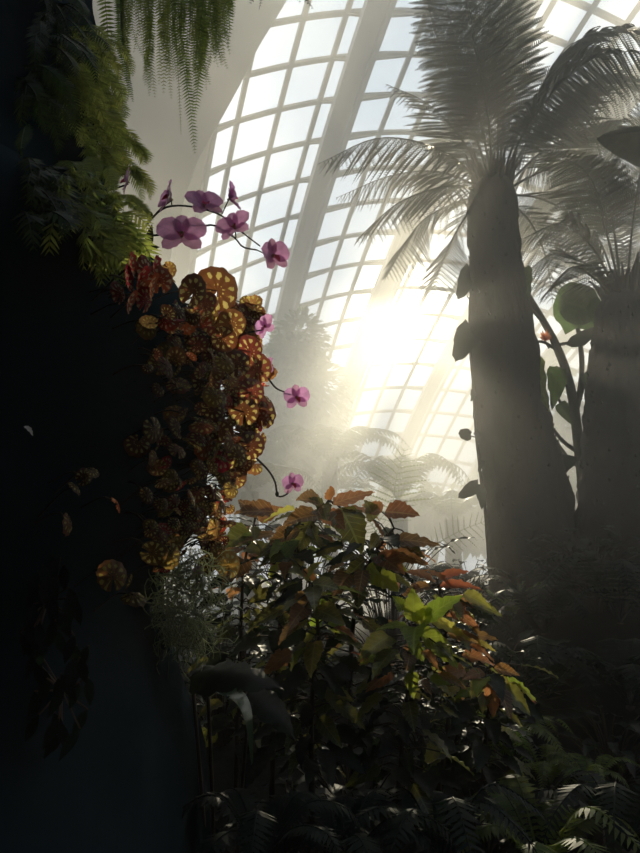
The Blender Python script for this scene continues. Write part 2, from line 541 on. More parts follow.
PC = Vector((-1.9, 1.9, 0))
SIL = [(-300, 70), (0, 92), (150, 96), (230, 106), (285, 118), (312, 158), (340, 204), (400, 224), (450, 216), (490, 204), (540, 188), (570, 168), (620, 160), (700, 180), (780, 205), (853, 225), (960, 240)]


def rock_r(z):
    lo, hi = -600, 1300
    for _ in range(30):
        md = (lo + hi) / 2
        if at(130, md, 2.2).z > z: lo = md
        else: hi = md
    d = ray(lerp(SIL, lo), lo)
    d = Vector((d.x, d.y)).normalized()
    return abs(PC.x * d.y - PC.y * d.x)



_ZR = [(-.6 + .1 * i, rock_r(-.6 + .1 * i)) for i in range(100)]


def on_rock(px, py, gap=.05):
    """depth of a point just in front of the rock pillar there (or beside its rim)"""
    Y = .5
    while Y < 2.25:
        p = at(px, py, Y)
        if hypot(p.x - PC.x, p.y - PC.y) < lerp(_ZR, p.z) + .03 + gap: return Y
        Y += .02
    return 2.2


mb = MB()
NZ, NT = 120, 130
V = []
for i in range(NZ + 1):
    z = -.3 + 8.8 * i / NZ
    R = rock_r(z)
    for j in range(NT):
        a = 2 * pi * j / NT
        p = Vector((cos(a), sin(a), z))
        q = R + .045 * noise.noise(Vector((p.x * 2.6, p.y * 2.6, z * 2.2))) + .03 * noise.noise(Vector((p.x * 8, p.y * 8, z * 7)))
        V.append((PC.x + cos(a) * q, PC.y + sin(a) * q, z))
Fc = [(i * NT + j, i * NT + (j + 1) % NT, (i + 1) * NT + (j + 1) % NT, (i + 1) * NT + j) for i in range(NZ) for j in range(NT)]
Fc += [tuple(NZ * NT + j for j in range(NT))]
mb.add(V, Fc)
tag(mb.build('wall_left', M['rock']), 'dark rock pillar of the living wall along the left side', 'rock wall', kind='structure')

# rock mountain behind the viewpoint, unseen, placed to keep sky light off the foreground
mb = MB()
plan = spline([Vector(p) for p in ((-7.5, 9, 0), (-5.5, 5.5, 0), (-5, 1, 0), (-4, -3, 0), (0, -4.4, 0), (5, -3.6, 0), (7.5, -.5, 0), (8.5, 3, 0))], 70)
V = []
nz = 36
for p in plan:
    for k in range(nz + 1):
        z = -.6 + 15 * k / nz
        n = .7 * noise.noise(Vector((p.x * .5, p.y * .5, z * .45))) + .25 * noise.noise(Vector((p.x * 2, p.y * 2, z * 2)))
        V.append((p.x + n, p.y + n * .8, z))
mb.add(V, [(i * (nz + 1) + k, (i + 1) * (nz + 1) + k, (i + 1) * (nz + 1) + k + 1, i * (nz + 1) + k + 1) for i in range(len(plan) - 1) for k in range(nz)])
tag(mb.build('wall_back', M['rock']), 'unseen dark rock face of the mountain behind the viewpoint, placed to block sky light', 'rock wall', kind='structure')

# ------------------------------------------------------------------ tree ferns
def trunk(mb, tab, Y, rough=.06):
    """tab: (py, left px, right px) from the top down"""
    k = 40
    rows = []
    for py in np.linspace(tab[0][0], tab[-1][0], 90):
        l = float(np.interp(py, [t[0] for t in tab], [t[1] for t in tab]))
        r = float(np.interp(py, [t[0] for t in tab], [t[2] for t in tab]))
        rows.append((at((l + r) / 2, py, Y), (r - l) / 2 * mpp((l + r) / 2, py, Y)))
    V = []
    for i, (c0, R) in enumerate(rows):
        for j in range(k):
            a = 2 * pi * j / k
            q = R * (1 + rough * noise.noise(Vector((cos(a) * 5, sin(a) * 5, c0.z * 3))) + rough * .9 * noise.noise(Vector((cos(a) * 16, sin(a) * 16, c0.z * 12))) + .03 * sin(a * 6 + i * .9))
            V.append((c0.x + cos(a) * q, c0.y + sin(a) * q, c0.z))
    Fc = [(i * k + j, (i + 1) * k + j, (i + 1) * k + (j + 1) % k, i * k + (j + 1) % k) for i in range(len(rows) - 1) for j in range(k)]
    Fc += [tuple(range(k)), tuple((len(rows) - 1) * k + j for j in reversed(range(k)))]
    mb.add(V, Fc)
    return rows


def tree_fern(label, tab, Y, fronds, mat, n=40, m=18):
    bot = tab[-1]
    root = empty('tree_fern', at((bot[1] + bot[2]) / 2, bot[0], Y), label, 'tree fern')
    mb = MB()
    rows = trunk(mb, tab, Y)
    # old leaf bases sticking out of the fibrous trunk
    for i in range(5, 88, 1):
        c0, R = rows[i]
        for _ in range(4):
            a = random.uniform(0, 2 * pi)
            d = Vector((cos(a), sin(a), 0))
            p = c0 + d * R * .97
            mb.tube([p, p + d * .015 + UP * .03], [.012, .004], 4)
    c0, R = rows[0]
    for i in range(60):                                  # furry crown of leaf bases and young croziers
        a = random.uniform(0, 2 * pi); k_ = random.random() ** .5
        d = Vector((cos(a), sin(a), 0))
        p = c0 + d * R * .9 * k_ - UP * .05
        mb.tube([p, p + d * .05 * k_ + UP * random.uniform(.08, .2), p + d * .13 * k_ + UP * random.uniform(.18, .3)], [.026, .018, .005], 5)
    mb.build('trunk', M['bark'], root)
    for fr in fronds:
        pts, pl = fr[0], fr[1]
        q = [at(*p) for p in pts]
        f = MB()
        tl = sum((b_ - a_).length for a_, b_ in zip(spline(q, 20), spline(q, 20)[1:]))
        frond(f, q, pl, upv=Vector((0, -.4, 1)) if pts[-1][0] < 440 and pts[-1][1] > 60 else UP, n=int(tl / .044), bip=True, m=int(pl / .017), start=fr[2] if len(fr) > 2 else .08, droop=fr[3] if len(fr) > 3 else .22, pw=.038 / pl, rr=.011)
        f.build('frond', mat, root, False)
    return root


T1 = [(186, 472, 512), (200, 468, 516), (230, 468, 518), (260, 470, 521), (325, 471, 532), (360, 473, 538), (400, 475, 545), (425, 477, 550), (460, 482, 560), (505, 487, 572), (560, 490, 578), (590, 491, 582), (640, 486, 590)]
Y1 = 5.0
o = (494, 188)
FR1 = [
    ([(*o, 5), (487, 110, 4.7), (468, 10, 4.2), (450, -90, 3.7)], .50, .14, .15),
    ([(493, 186, 5), (478, 110, 4.8), (450, 20, 4.5), (432, -70, 4.1)], .45, .14, .2),
    ([(497, 186, 5), (498, 100, 4.8), (490, 10, 4.5), (478, -80, 4.2)], .5, .14, .2),
    ([(498, 186, 5), (505, 100, 4.9), (508, 0, 4.6), (500, -80, 4.3)], .34, .16, .2),
    ([(492, 186, 5), (470, 120, 5.0), (435, 30, 4.8), (420, -40, 4.6)], .30, .16, .2),
    ([(490, 186, 5), (462, 140, 5.1), (428, 104, 5.2), (386, 84, 5.2)], .46, .1, .3),
    ([(488, 187, 5), (440, 150, 4.9), (380, 138, 4.7), (318, 164, 4.5)], .44, .08, .5),
    ([(486, 190, 5), (440, 172, 5.2), (390, 176, 5.3), (336, 198, 5.3)], .46, .08, .45),
    ([(486, 192, 5), (450, 186, 4.8), (400, 202, 4.7), (356, 240, 4.6)], .42, .08, .4),
    ([(484, 196, 5), (455, 203, 5.2), (418, 225, 5.3), (386, 278, 5.3)], .44, .08, .35),
    ([(484, 198, 5.2), (462, 222, 5.5), (444, 258, 5.6), (428, 306, 5.6)], .40, .1, .2),
    ([(500, 186, 5), (522, 125, 4.9), (568, 56, 4.7), (635, 30, 4.4), (700, 55, 4.2)], .58, .2, .5),
    ([(502, 186, 5), (530, 122, 4.6), (590, 60, 4.3), (660, 50, 4.0)], .5, .2, .45),
    ([(503, 186, 5), (536, 130, 5.2), (592, 84, 5.2), (665, 90, 5.1)], .62, .2, .5),
    ([(505, 187, 5), (545, 150, 5.3), (600, 126, 5.5), (655, 150, 5.6)], .55, .16, .4),
    ([(505, 190, 5), (550, 170, 5), (600, 182, 5), (645, 222, 4.9)], .46, .14, .25),
    ([(506, 194, 5), (545, 200, 5.3), (582, 226, 5.5), (608, 272, 5.5)], .44, .1, .2),
    ([(506, 198, 5.1), (530, 222, 5.3), (546, 258, 5.4), (553, 304, 5.4)], .40, .1, .2),
    ([(496, 186, 5.1), (505, 150, 5.8), (525, 118, 6.6), (548, 118, 7.3)], .4, .1, .2),
    ([(490, 186, 5.1), (470, 156, 5.8), (440, 138, 6.5), (408, 148, 7.1)], .4, .1, .2),
]
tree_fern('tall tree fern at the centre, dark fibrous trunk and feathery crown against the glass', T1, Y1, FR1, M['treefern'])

T2 = [(296, 604, 640), (310, 597, 646), (340, 594, 650), (380, 590, 658), (420, 587, 664), (460, 583, 670), (520, 579, 678), (580, 574, 686), (620, 570, 690)]
Y2 = 4.7
o2 = (622, 298)
FR2 = [
    ([(*o2, 4.7), (607, 235, 4.6), (588, 175, 4.4), (548, 150, 4.2)], .34, .35, .25),
    ([(618, 298, 4.7), (594, 250, 4.7), (562, 224, 4.7), (520, 240, 4.6)], .32, .25, .25),
    ([(616, 300, 4.7), (586, 264, 4.9), (552, 254, 5.0), (514, 284, 5.0)], .30, .2, .25),
    ([(626, 296, 4.7), (632, 230, 4.6), (642, 160, 4.4), (650, 90, 4.2)], .36, .35, .2),
    ([(630, 296, 4.7), (650, 240, 4.6), (680, 200, 4.5), (720, 195, 4.4)], .34, .3, .2),
    ([(622, 298, 4.7), (614, 230, 4.8), (602, 160, 4.8), (585, 110, 4.7)], .34, .35, .2),
    ([(616, 300, 4.7), (592, 276, 4.5), (570, 268, 4.4), (540, 300, 4.3)], .26, .2, .25),
    ([(628, 298, 4.8), (640, 250, 5.2), (645, 210, 5.7), (640, 190, 6.1)], .34, .2, .2),
    ([(618, 298, 4.8), (604, 250, 5.3), (585, 220, 5.8), (560, 212, 6.2)], .34, .2, .2),
]
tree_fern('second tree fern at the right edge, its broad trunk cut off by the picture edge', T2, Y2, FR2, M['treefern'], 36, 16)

# ------------------------------------------------------------------ climber between the trunks, leaves on the trunks
cl = empty('climbing_philodendron', at(583, 560, 4.9), 'climbing plant with thick bare stems and large pale leaves between the two trunks', 'climbing plant')
mb = MB()
for pts, r in (([(590, 575, 4.9), (582, 480, 4.9), (573, 400, 4.9), (556, 345, 4.9), (526, 292, 4.95)], .045), ([(575, 420, 4.9), (582, 370, 4.9), (578, 330, 4.9), (572, 318, 4.9)], .022), ([(560, 352, 4.9), (543, 342, 4.9), (532, 343, 4.95)], .014), ([(548, 328, 4.9), (532, 310, 4.9), (524, 303, 5)], .014), ([(578, 430, 4.9), (560, 402, 4.9), (548, 372, 4.9)], .014), ([(582, 455, 4.9), (562, 440, 4.95), (545, 418, 5)], .018), ([(582, 470, 4.9), (566, 455, 4.95), (547, 425, 5)], .014), ([(580, 400, 4.9), (588, 370, 4.9), (590, 350, 4.9)], .012), ([(556, 345, 4.9), (572, 342, 4.9), (590, 336, 4.85)], .014)):
    q = spline([at(*p) for p in pts], 14)
    mb.tube(q, [r * (1.1 - .5 * i / 14) for i in range(15)], 7, .12)
mb.build('stem', M['bromstem'], cl)
CL = [((577, 328, 4.85), (570, 282, 4.8), 48, 'heart', 'philo', .3), ((558, 300, 4.8), (597, 312, 4.8), 40, 'round', 'philo', -.2), ((566, 345, 4.85), (600, 326, 4.7), 15, 'lance', 'dkleaf', .4), ((538, 358, 4.95), (550, 412, 4.7), 20, 'ovate', 'philolime', .5), ((556, 366, 4.9), (552, 410, 4.8), 22, 'ovate', 'philo', -.3),
      ((524, 268, 4.95), (530, 300, 4.8), 18, 'ovate', 'philo', .2), ((560, 402, 4.9), (572, 425, 4.8), 14, 'ovate', 'philo', .1), ((585, 372, 4.9), (592, 398, 4.8), 10, 'ovate', 'philo', .1), ((582, 440, 4.9), (596, 455, 4.8), 16, 'ovate', 'dkleaf', .1), ((568, 455, 4.9), (560, 478, 4.8), 22, 'ovate', 'dkleaf', .1), ((590, 462, 4.9), (600, 480, 4.8), 20, 'ovate', 'dkleaf', .1)]
for b, t, w_, sh, mt, tw in CL:
    mb = MB(); P0, P1 = at(*b), at(*t)
    mb.leaf(P0, P1, CAM - P0, w_ * mpp(*b), sh, .15, .3, twist=tw)
    mb.build('leaf', M[mt], cl)
# little red bract
br = empty('bromeliad', at(545, 340, 4.9), 'small red flower bract on the climbing stem between the trunks', 'flower')
mb = MB()
for a in range(9):
    an = a * 2 * pi / 9
    b = at(545, 340, 4.85)
    mb.leaf(b, b + Vector((cos(an) * .05, -.03 + .02 * sin(a * 3), .035 + sin(an) * .045)), CAM - b, .022, 'lance')
mb.build('petal', M['redleaf'], br)
mb = MB(); mb.tube(spline([at(549, 348, 4.9), at(546, 343, 4.87), at(545, 340, 4.85)], 4), .008, 5); mb.build('stem', M['bromstem'], br)

iv = empty('climbing_vine', at(483, 560, 5.10), 'thin vine with a few dark leaves climbing the left side of the central trunk', 'vine')
mb = MB()
q = spline([at(*p) for p in ((490, 585, 4.95), (486, 520, 4.92), (480, 470, 4.94), (476, 430, 4.98), (473, 380, 5.00), (470, 345, 5.05), (470, 300, 5.10))], 30)
mb.tube(q, .012, 6, .2)
for b, t in (((475, 437, 4.98), (466, 435, 4.90)), ((480, 492, 4.94), (474, 485, 4.90)), ((472, 345, 5.00), (469, 342, 4.98)), ((470, 300, 5.08), (467, 296, 5.00))):
    mb.tube([at(*b), at(*t)], .005, 5)
mb.build('stem', M['stem'], iv)
for b, t, w_, sh in (((470, 326, 5.00), (455, 362, 4.80), 24, 'heart'), ((471, 436, 4.95), (458, 433, 4.80), 12, 'round'), ((478, 484, 4.92), (458, 498, 4.80), 14, 'heart'), ((480, 485, 4.92), (482, 510, 4.80), 12, 'ovate'), ((476, 432, 4.95), (480, 445, 4.80), 7, 'ovate'), ((470, 268, 5.10), (458, 300, 4.90), 18, 'heart'), ((474, 390, 5.00), (471, 402, 4.85), 8, 'ovate'), ((482, 460, 4.95), (478, 472, 4.80), 8, 'ovate')):
    mb = MB(); P0, P1 = at(*b), at(*t)
    mb.leaf(P0, P1, CAM - P0 + Vector((.8, 0, .3)), w_ * mpp(*b), sh, .1, .2)
    mb.build('leaf', M['dkleaf'], iv)

# pleated palm leaf at the right edge
pl = empty('fan_palm', Vector((3.4, 3.9, gz(3.4, 3.9))), 'dark pleated fan palm leaf reaching in at the right edge above the second tree fern', 'palm')
hub = at(690, 118, 3.9)
mb = MB()
mb.tube(spline([Vector((3.4, 3.9, gz(3.4, 3.9) - .05)), Vector((3.3, 3.9, 2.8)), hub + Vector((.25, 0, -.1)), hub], 16), .018, 6)
mb.build('petiole', M['stem'], pl)
mb = MB()
V, U, Fc = [], [], []
ns_, nt_ = 18, 12
for i in range(nt_ + 1):
    t = i / nt_
    for j in range(ns_ + 1):
        a = j / ns_
        wd = 34 * (t ** .75) * (1 - .25 * t)                 # half width in photo pixels, widening away from the tip
        p = at(596 + 105 * t, 139 - 14 * t + (2 * a - 1) * wd + 10 * t * t, 3.8 + .1 * t)
        V.append(p + Vector((0, -.7, .5)) * (.045 * t ** .6 * (1 if j % 2 else -1)) + Vector((0, .25 * t * abs(2 * a - 1), 0)))
        U.append((2 * a - 1, t))
for i in range(nt_):
    for j in range(ns_):
        q = i * (ns_ + 1) + j
        Fc.append((q, q + 1, q + ns_ + 2, q + ns_ + 1))
mb.add(V, Fc, U)
mb.build('leaf', M['palm'], pl, False)

# ------------------------------------------------------------------ hanging ferns, upper left
def pin_fern(name, label, cat, root, fronds, mat, sp=.013, pw=.3, **kw):
    e = empty(name, root, label, cat)
    for pts, pl_ in fronds:
        q = [at(*p) for p in pts]
        L = sum((b - a).length for a, b in zip(q, q[1:]))
        f = MB()
        frond(f, q, pl_, max(6, int(L / sp)), upv=kw.get('upv', Vector((random.uniform(-.5, .5), -1, .25))), bip=False, start=.02, fwd=kw.get('fwd', .15), droop=kw.get('droop', .12), pw=pw, rr=.0022,
              prof=lambda u: min(1, .5 + 3 * u) * (1 - u ** 4) ** .6 + .12)
        f.build('frond', mat, e, False)
    return e


hang = []
for i in range(60):
    x0 = random.uniform(128, 226); yb = lerp([(128, 60), (140, 88), (165, 100), (185, 105), (200, 95), (218, 72), (226, 50)], x0) * random.uniform(.6, 1.04)
    Y = random.uniform(2.3, 2.7)
    hang.append(([(x0 * .5 + 88, -85, Y), (x0 + random.uniform(-8, 8), -30, Y - .05), (x0 + random.uniform(-8, 8), yb * .4, Y - .06), (x0 + random.uniform(-12, 12), yb, Y - random.uniform(0, .12))], random.uniform(.02, .032)))
hang += [([(170, -80, 2.4), (176, -10, 2.35), (183, 60, 2.33), (190, 105, 2.32), (195, 154, 2.32)], .036), ([(165, -80, 2.45), (172, 0, 2.42), (178, 70, 2.4), (181, 135, 2.4)], .016), ([(200, -80, 2.4), (205, 0, 2.4), (200, 70, 2.4), (194, 118, 2.4)], .04)]
e = pin_fern('hanging_fern', 'dense hanging fern with narrow drooping fronds in front of the pale shell', 'fern', at(170, -85, 2.55), hang, M['fern'], .0155, .19)
# the pot-like rock ledge that carries it is above the frame: a bracket of rock reaching from the pillar
mb = MB()
mb.tube(spline([Vector((-1.1, 2.4, at(60, -88, 2.5).z)), at(120, -92, 2.55), at(235, -90, 2.55)], 12), [.34, .33, .3, .28, .26, .24, .22, .2, .19, .18, .16, .14, .08], 14, .12)
tag(mb.build('trim_1', M['rock']), 'rock ledge above the hanging fern, reaching out from the pillar', 'ledge', kind='structure')
pin_fern('hanging_fern', 'single pale fern frond hanging straight down beside the dark wall, leaflets like ladder rungs', 'fern', at(102, -60, 2.3),
         [([(100, -60, 2.3), (105, 0, 2.28), (108, 40, 2.27), (107, 92, 2.27)], .036)], M['fern'], .022, .3, fwd=.02)
pin_fern('hanging_fern', 'thin twisting fern fronds hanging between the ladder-like frond and the dense fern', 'fern', at(122, -60, 2.35),
         [([(118, -60, 2.35), (120, 0, 2.33), (122, 50, 2.32), (133, 102, 2.31)], .026), ([(124, -60, 2.35), (122, 10, 2.33), (128, 60, 2.32), (128, 100, 2.31)], .02)], M['fern'], .012, .35)
pin_fern('hanging_vine', 'dark sprig tips dangling into the top edge over the slanting shell', 'vine', at(262, -70, 3.0),
         [([(262, -70, 3.0), (260, -25, 3), (256, -8, 3), (250, 4, 3)], .035), ([(262, -70, 3.0), (266, -25, 3), (262, -4, 3), (259, 10, 3)], .02), ([(290, -70, 3), (296, -20, 3), (304, -4, 3), (313, 9, 3)], .035), ([(280, -70, 3.0), (288, -25, 3), (296, -10, 3), (300, 3, 3)], .03)], M['dkfern'], .02, .3)

# bushy little ferns on the pillar, backlit at the rim, shade put into the colour deeper in
def wall_fern(label, px, py, Y, spread, n, mat, seed):
    random.seed(seed)
    fr = []
    for i in range(n):
        a = random.uniform(-2.0, .9)
        ln = spread * random.uniform(.5, 1.05)
        dx, dy = cos(a) * ln * .8, abs(sin(a)) * ln * .35 + ln * random.uniform(.25, .6)
        sx, sy = px + random.uniform(-26, 12), py + random.uniform(-34, 26)
        Y = on_rock(sx, sy, 0)
        Y1 = on_rock(sx + dx * .5, sy + dy * .4 - 6, .05); Y2_ = on_rock(sx + dx, sy + dy, .05)
        fr.append(([(sx, sy, Y), (sx + dx * .5, sy + dy * .3 - 7, min(Y1, Y - .04)), (sx + dx * .9, sy + dy * .65 - 3, min(Y2_, Y - .05)), (sx + dx, sy + dy, min(Y2_, Y - .06))], random.uniform(.022, .036)))
    return pin_fern('tufted_fern', label, 'fern', at(px, py, on_rock(px, py, 0)), fr, mat, .0125, .19, upv=Vector((random.uniform(-.4, .4), -1, .6)), fwd=.55, droop=.25)


wall_fern('bushy green fern at the top of the dark wall near the top left corner', 58, 20, 2.15, 62, 30, M['shadefern'], 1)
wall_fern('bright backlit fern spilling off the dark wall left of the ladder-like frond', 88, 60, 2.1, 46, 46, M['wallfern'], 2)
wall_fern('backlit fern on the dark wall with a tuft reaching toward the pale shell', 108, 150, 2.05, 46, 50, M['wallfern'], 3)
wall_fern('dim green fern deep on the dark wall left of the orchid sprays', 46, 190, 1.95, 50, 26, M['shadefern'], 4)
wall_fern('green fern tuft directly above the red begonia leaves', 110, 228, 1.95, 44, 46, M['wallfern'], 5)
wall_fern('dim green fern on the dark wall under the topmost fern', 40, 100, 2.0, 55, 24, M['shadefern'], 6)
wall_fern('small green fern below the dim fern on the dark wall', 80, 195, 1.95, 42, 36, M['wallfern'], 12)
wall_fern('green fern clump half way between the ladder-like frond and the reaching tuft', 92, 108, 1.95, 44, 46, M['wallfern'], 13)
random.seed(11)

# ------------------------------------------------------------------ begonias on the pillar
def round_leaf_mesh(name, mat, seed):
    r_ = random.Random(seed)
    mb = MB()
    nr, na = 7, 40
    V, U, Fc = [(0, 0, .0)], [(0, 0)], []
    ph = r_.uniform(0, 6)
    for i in range(1, nr + 1):
        for j in range(na + 1):
            a = -pi * .93 + 2 * pi * .93 * j / na
            R = (i / nr) * (1 - .12 * cos(a) * 0 + .03 * sin(a * 13 + ph) * (i / nr) ** 2) * (1 + .16 * cos(a) )
            x, y = R * sin(a), R * cos(a)
            z = -.28 * R * R + .05 * cos(a * 9) * R + .06 * sin(a * 2 + ph) * R
            V.append((x, y, z)); U.append((x, y))
    for j in range(na): Fc.append((0, 1 + j, 2 + j))
    for i in range(nr - 1):
        for j in range(na):
            a = 1 + i * (na + 1) + j
            Fc.append((a, a + na + 1, a + na + 2, a + 1))
    mb.add(V, Fc, U)
    return mb.mesh(name, mat)


BEG = {k: [round_leaf_mesh('begonia_leaf', M[k], s) for s in range(3)] for k in ('begonia', 'begred', 'begyel', 'begbright')}


def put(me, name, Mx, parent):
    o = bpy.data.objects.new(name, me)
    COL.objects.link(o)
    o.parent = parent
    o.matrix_basis = Matrix.Translation(-parent.location) @ Mx
    return o


def orient(pos, nrm, upd, s):
    N = Vector(nrm).normalized()
    Yv = Vector(upd); Yv = Yv - N * Yv.dot(N)
    if Yv.length < 1e-3: Yv = N.orthogonal()
    Yv.normalize()
    X = Yv.cross(N)
    R = Matrix((X, Yv, N)).transposed().to_4x4()
    sc = s if hasattr(s, '__len__') else (s, s, s)
    return Matrix.Translation(pos) @ R @ Matrix.Diagonal((*sc, 1))


RB = [(270, 190), (285, 228), (310, 256), (340, 258), (365, 266), (390, 262), (415, 268), (440, 260), (460, 256), (480, 240), (520, 226), (560, 222), (600, 205)]
LB = [(270, 112), (300, 125), (340, 130), (400, 150), (440, 120), (500, 110), (560, 125), (600, 120)]
PL = [  # y range, label, root, explicit leaves
    (268, 306, 'red begonia on the wall rim, its glowing red leaves just under the green fern tuft', (118, 285, 2.0),
     [(160, 281, 16, 'begred'), (146, 272, 14, 'begred'), (150, 288, 14, 'begred'), (138, 292, 14, 'begred'), (126, 280, 14, 'begred'), (130, 266, 13, 'begred'), (120, 294, 12, 'begred'), (138, 280, 14, 'begred'), (146, 301, 13, 'begred'), (128, 303, 12, 'begred'), (154, 270, 12, 'begred')], 8),
    (308, 345, 'begonia with two large upright spotted leaves standing out against the glass', (150, 330, 2.0),
     [(193, 293, 17, 'begonia'), (217, 291, 23, 'begonia'), (249, 321, 17, 'begonia'), (232, 325, 15, 'begonia'), (222, 338, 13, 'begonia'), (205, 306, 14, 'begonia')], 80),
    (345, 400, 'begonia spreading spotted leaves toward the lone orchid blooms at mid height', (155, 380, 2.0),
     [(250, 352, 17, 'begonia'), (258, 370, 15, 'begonia'), (238, 365, 15, 'begonia'), (225, 360, 12, 'begyel'), (252, 392, 15, 'begonia'), (215, 395, 12, 'begyel')], 86),
    (400, 470, 'begonia with a pointed overhanging spotted leaf over the misty ferns', (160, 430, 2.0),
     [(262, 414, 19, 'begonia'), (244, 412, 17, 'begonia'), (250, 446, 17, 'begonia'), (238, 456, 13, 'begyel'), (254, 464, 11, 'begyel'), (232, 440, 12, 'begyel')], 86),
    (470, 545, 'begonia low on the wall with many small yellow-lit leaves above the hanging moss', (150, 505, 2.0),
     [(223, 500, 12, 'begyel'), (216, 528, 11, 'begyel'), (232, 488, 9, 'begyel'), (205, 540, 10, 'begyel')], 80),
    (540, 575, 'begonia with a bright flower-like yellow leaf to the right of the hanging moss', (190, 560, 2.0),
     [(229, 566, 16, 'begbright'), (210, 563, 10, 'begyel'), (171, 554, 12, 'begyel'), (152, 553, 13, 'begyel')], 8),
    (560, 600, 'pair of dim yellow begonia leaves alone on the dark lower wall', (112, 560, 1.9),
     [(113, 577, 17, 'begyel'), (133, 595, 14, 'begyel'), (131, 582, 9, 'begyel')], 0),
    (470, 520, 'sparse begonia with reddish slivers of leaf deep in the shadow of the wall', (80, 480, 1.85),
     [(84, 478, 10, 'begonia'), (76, 486, 9, 'begyel'), (118, 504, 9, 'begred'), (70, 522, 11, 'begyel'), (92, 470, 8, 'begyel')], 4),
]
for y0, y1, lab, rt, ex, nf in PL:
    root = empty('begonia', at(*rt), lab, 'begonia')
    st = MB()
    L = []
    mk_red = lab.startswith('red')
    for px, py, r_, mk in ex: L.append((px, py, r_, mk, on_rock(px, py, .1) - random.uniform(.0, .06)))
    for _ in range(nf):
        py = random.uniform(y0, y1)
        l, r_ = lerp(LB, py), lerp(RB, py)
        px = l + (r_ - l) * random.random() ** .42
        L.append((px, py, random.uniform(6.5, 13) * (.8 if py > 460 else 1), random.choices(['begonia', 'begyel', 'begred'], [6, 3, 1])[0], on_rock(px, py, .04) - random.uniform(-.02, .1)))
    for k_, (px, py, r_, mk, Y) in enumerate(L):
        p = at(px, py, Y)
        s = r_ * mpp(px, py, Y)
        nr_ = (CAM - p).normalized() * (.9 if r_ > 16 else .35) + Vector((random.uniform(-.3, .9), random.uniform(-.7, .5), random.uniform(-.4, .8)))
        upd = Vector((random.uniform(-.3, 1), random.uniform(-.4, .2), random.uniform(-.9, .7)))
        if k_ < len(ex) and r_ >= 15:
            nr_ = (CAM - p).normalized() + Vector((random.uniform(-.1, .45), 0, random.uniform(-.25, .3)))
            upd = Vector((random.uniform(-.5, .5), 0, 1))
        elif k_ < len(ex) and mk_red:
            nr_ = Vector((random.choice((-1, 1)), random.uniform(-.5, .1), random.uniform(-.3, .3)))
            upd = Vector((random.uniform(-.4, .4), 0, 1))
        put(random.choice(BEG[mk]), 'leaf', orient(p, nr_, upd, (s * random.uniform(.8, 1.05), s * random.uniform(.9, 1.1), s)), root)
        q = p + (Vector((PC.x, PC.y, p.z - .03)) - p).normalized() * .11 + Vector((0, .03, random.uniform(-.05, .05)))
        st.tube(spline([q, (q + p) / 2 + Vector((0, .02, .02)), p], 5), .0022, 4)
    st.build('stem', M['stem'], root)

# ------------------------------------------------------------------ orchids
def petal_mesh(name, mat, w, l, shape, cup):
    mb = MB()
    mb.leaf((0, 0, 0), (0, l, 0), (0, 0, 1), w, shape, .10, cup, nl=10, nw=3)
    return mb.mesh(name, mat)


PT = petal_mesh('orchid_petal', M['petal'], 1.04, 1.02, 'round', .22)
SP = petal_mesh('orchid_sepal', M['sepal'], .62, .92, 'round', .18)
LP = petal_mesh('orchid_lip', M['lip'], .34, .50, 'heart', .9)
mb = MB()
mb.tube([(0, -.02, -.12), (0, 0, 0), (0, .05, .12), (0, .04, .2)], [.05, .07, .09, .05], 8)
CM = mb.mesh('orchid_column', M['column'])


def orchid_flower(root, px, py, Y, r_px, face, roll=0, closed=0.0):
    """one phalaenopsis bloom: column with two petals, three sepals and a lip"""
    p = at(px, py, Y)
    s = r_px * mpp(px, py, Y)
    up = Matrix.Rotation(roll, 3, Vector(face).normalized()) @ UP
    f = put(CM, 'flower', orient(p, face, up, s), root)

    def sub(me, name, ang, tilt, z=0.0, sc=1.0):
        o = bpy.data.objects.new(name, me)
        COL.objects.link(o); o.parent = f
        o.matrix_basis = Matrix.Translation((0, 0, z)) @ Matrix.Rotation(ang, 4, 'Z') @ Matrix.Rotation(tilt, 4, 'X') @ Matrix.Scale(sc, 4)
        return o
    sub(SP, 'sepal', 0, .12 + closed, -.03)
    sub(SP, 'sepal', radians(128), .05 + closed, -.03)
    sub(SP, 'sepal', radians(-128), .05 + closed, -.03)
    sub(PT, 'petal', radians(68), .1 + closed, .02)
    sub(PT, 'petal', radians(-68), .1 + closed, .02)
    sub(LP, 'lip', radians(180), .75, .08)
    return f


def spike(label, stems, flowers, buds=(), leaves=(), r=.0035):
    q0 = at(*stems[0][0])
    root = empty('orchid_spray', q0, label, 'orchid')
    mb = MB()
    for st in stems:
        q = spline([at(*p) for p in st], 24)
        mb.tube(q, [r * (1.1 - .4 * i / 24) for i in range(25)], 6)
    for px, py, Y, sx, sy, sY in [f[7] for f in flowers if len(f) > 7]:
        mb.tube([at(sx, sy, sY), at(px, py, Y)], r * .6, 5)
    mb.build('stem', M['spike'], root)
    for f in flowers: orchid_flower(root, *f[:7])
    for b in buds:
        mb = MB()
        p = at(*b[:3]); s = b[3] * mpp(*b[:3])
        mb.tube([p - UP * s, p - UP * s * .5, p, p + UP * s * .6, p + UP * s], [s * .1, s * .55, s * .7, s * .5, s * .08], 8)
        mb.build('bud', M['bud'], root)
    for b, t, w_ in leaves:
        mb = MB(); P0, P1 = at(*b), at(*t)
        mb.leaf(P0, P1, CAM - P0, w_ * mpp(*b), 'ovate', .1, .2); mb.build('leaf', M['bud'], root)


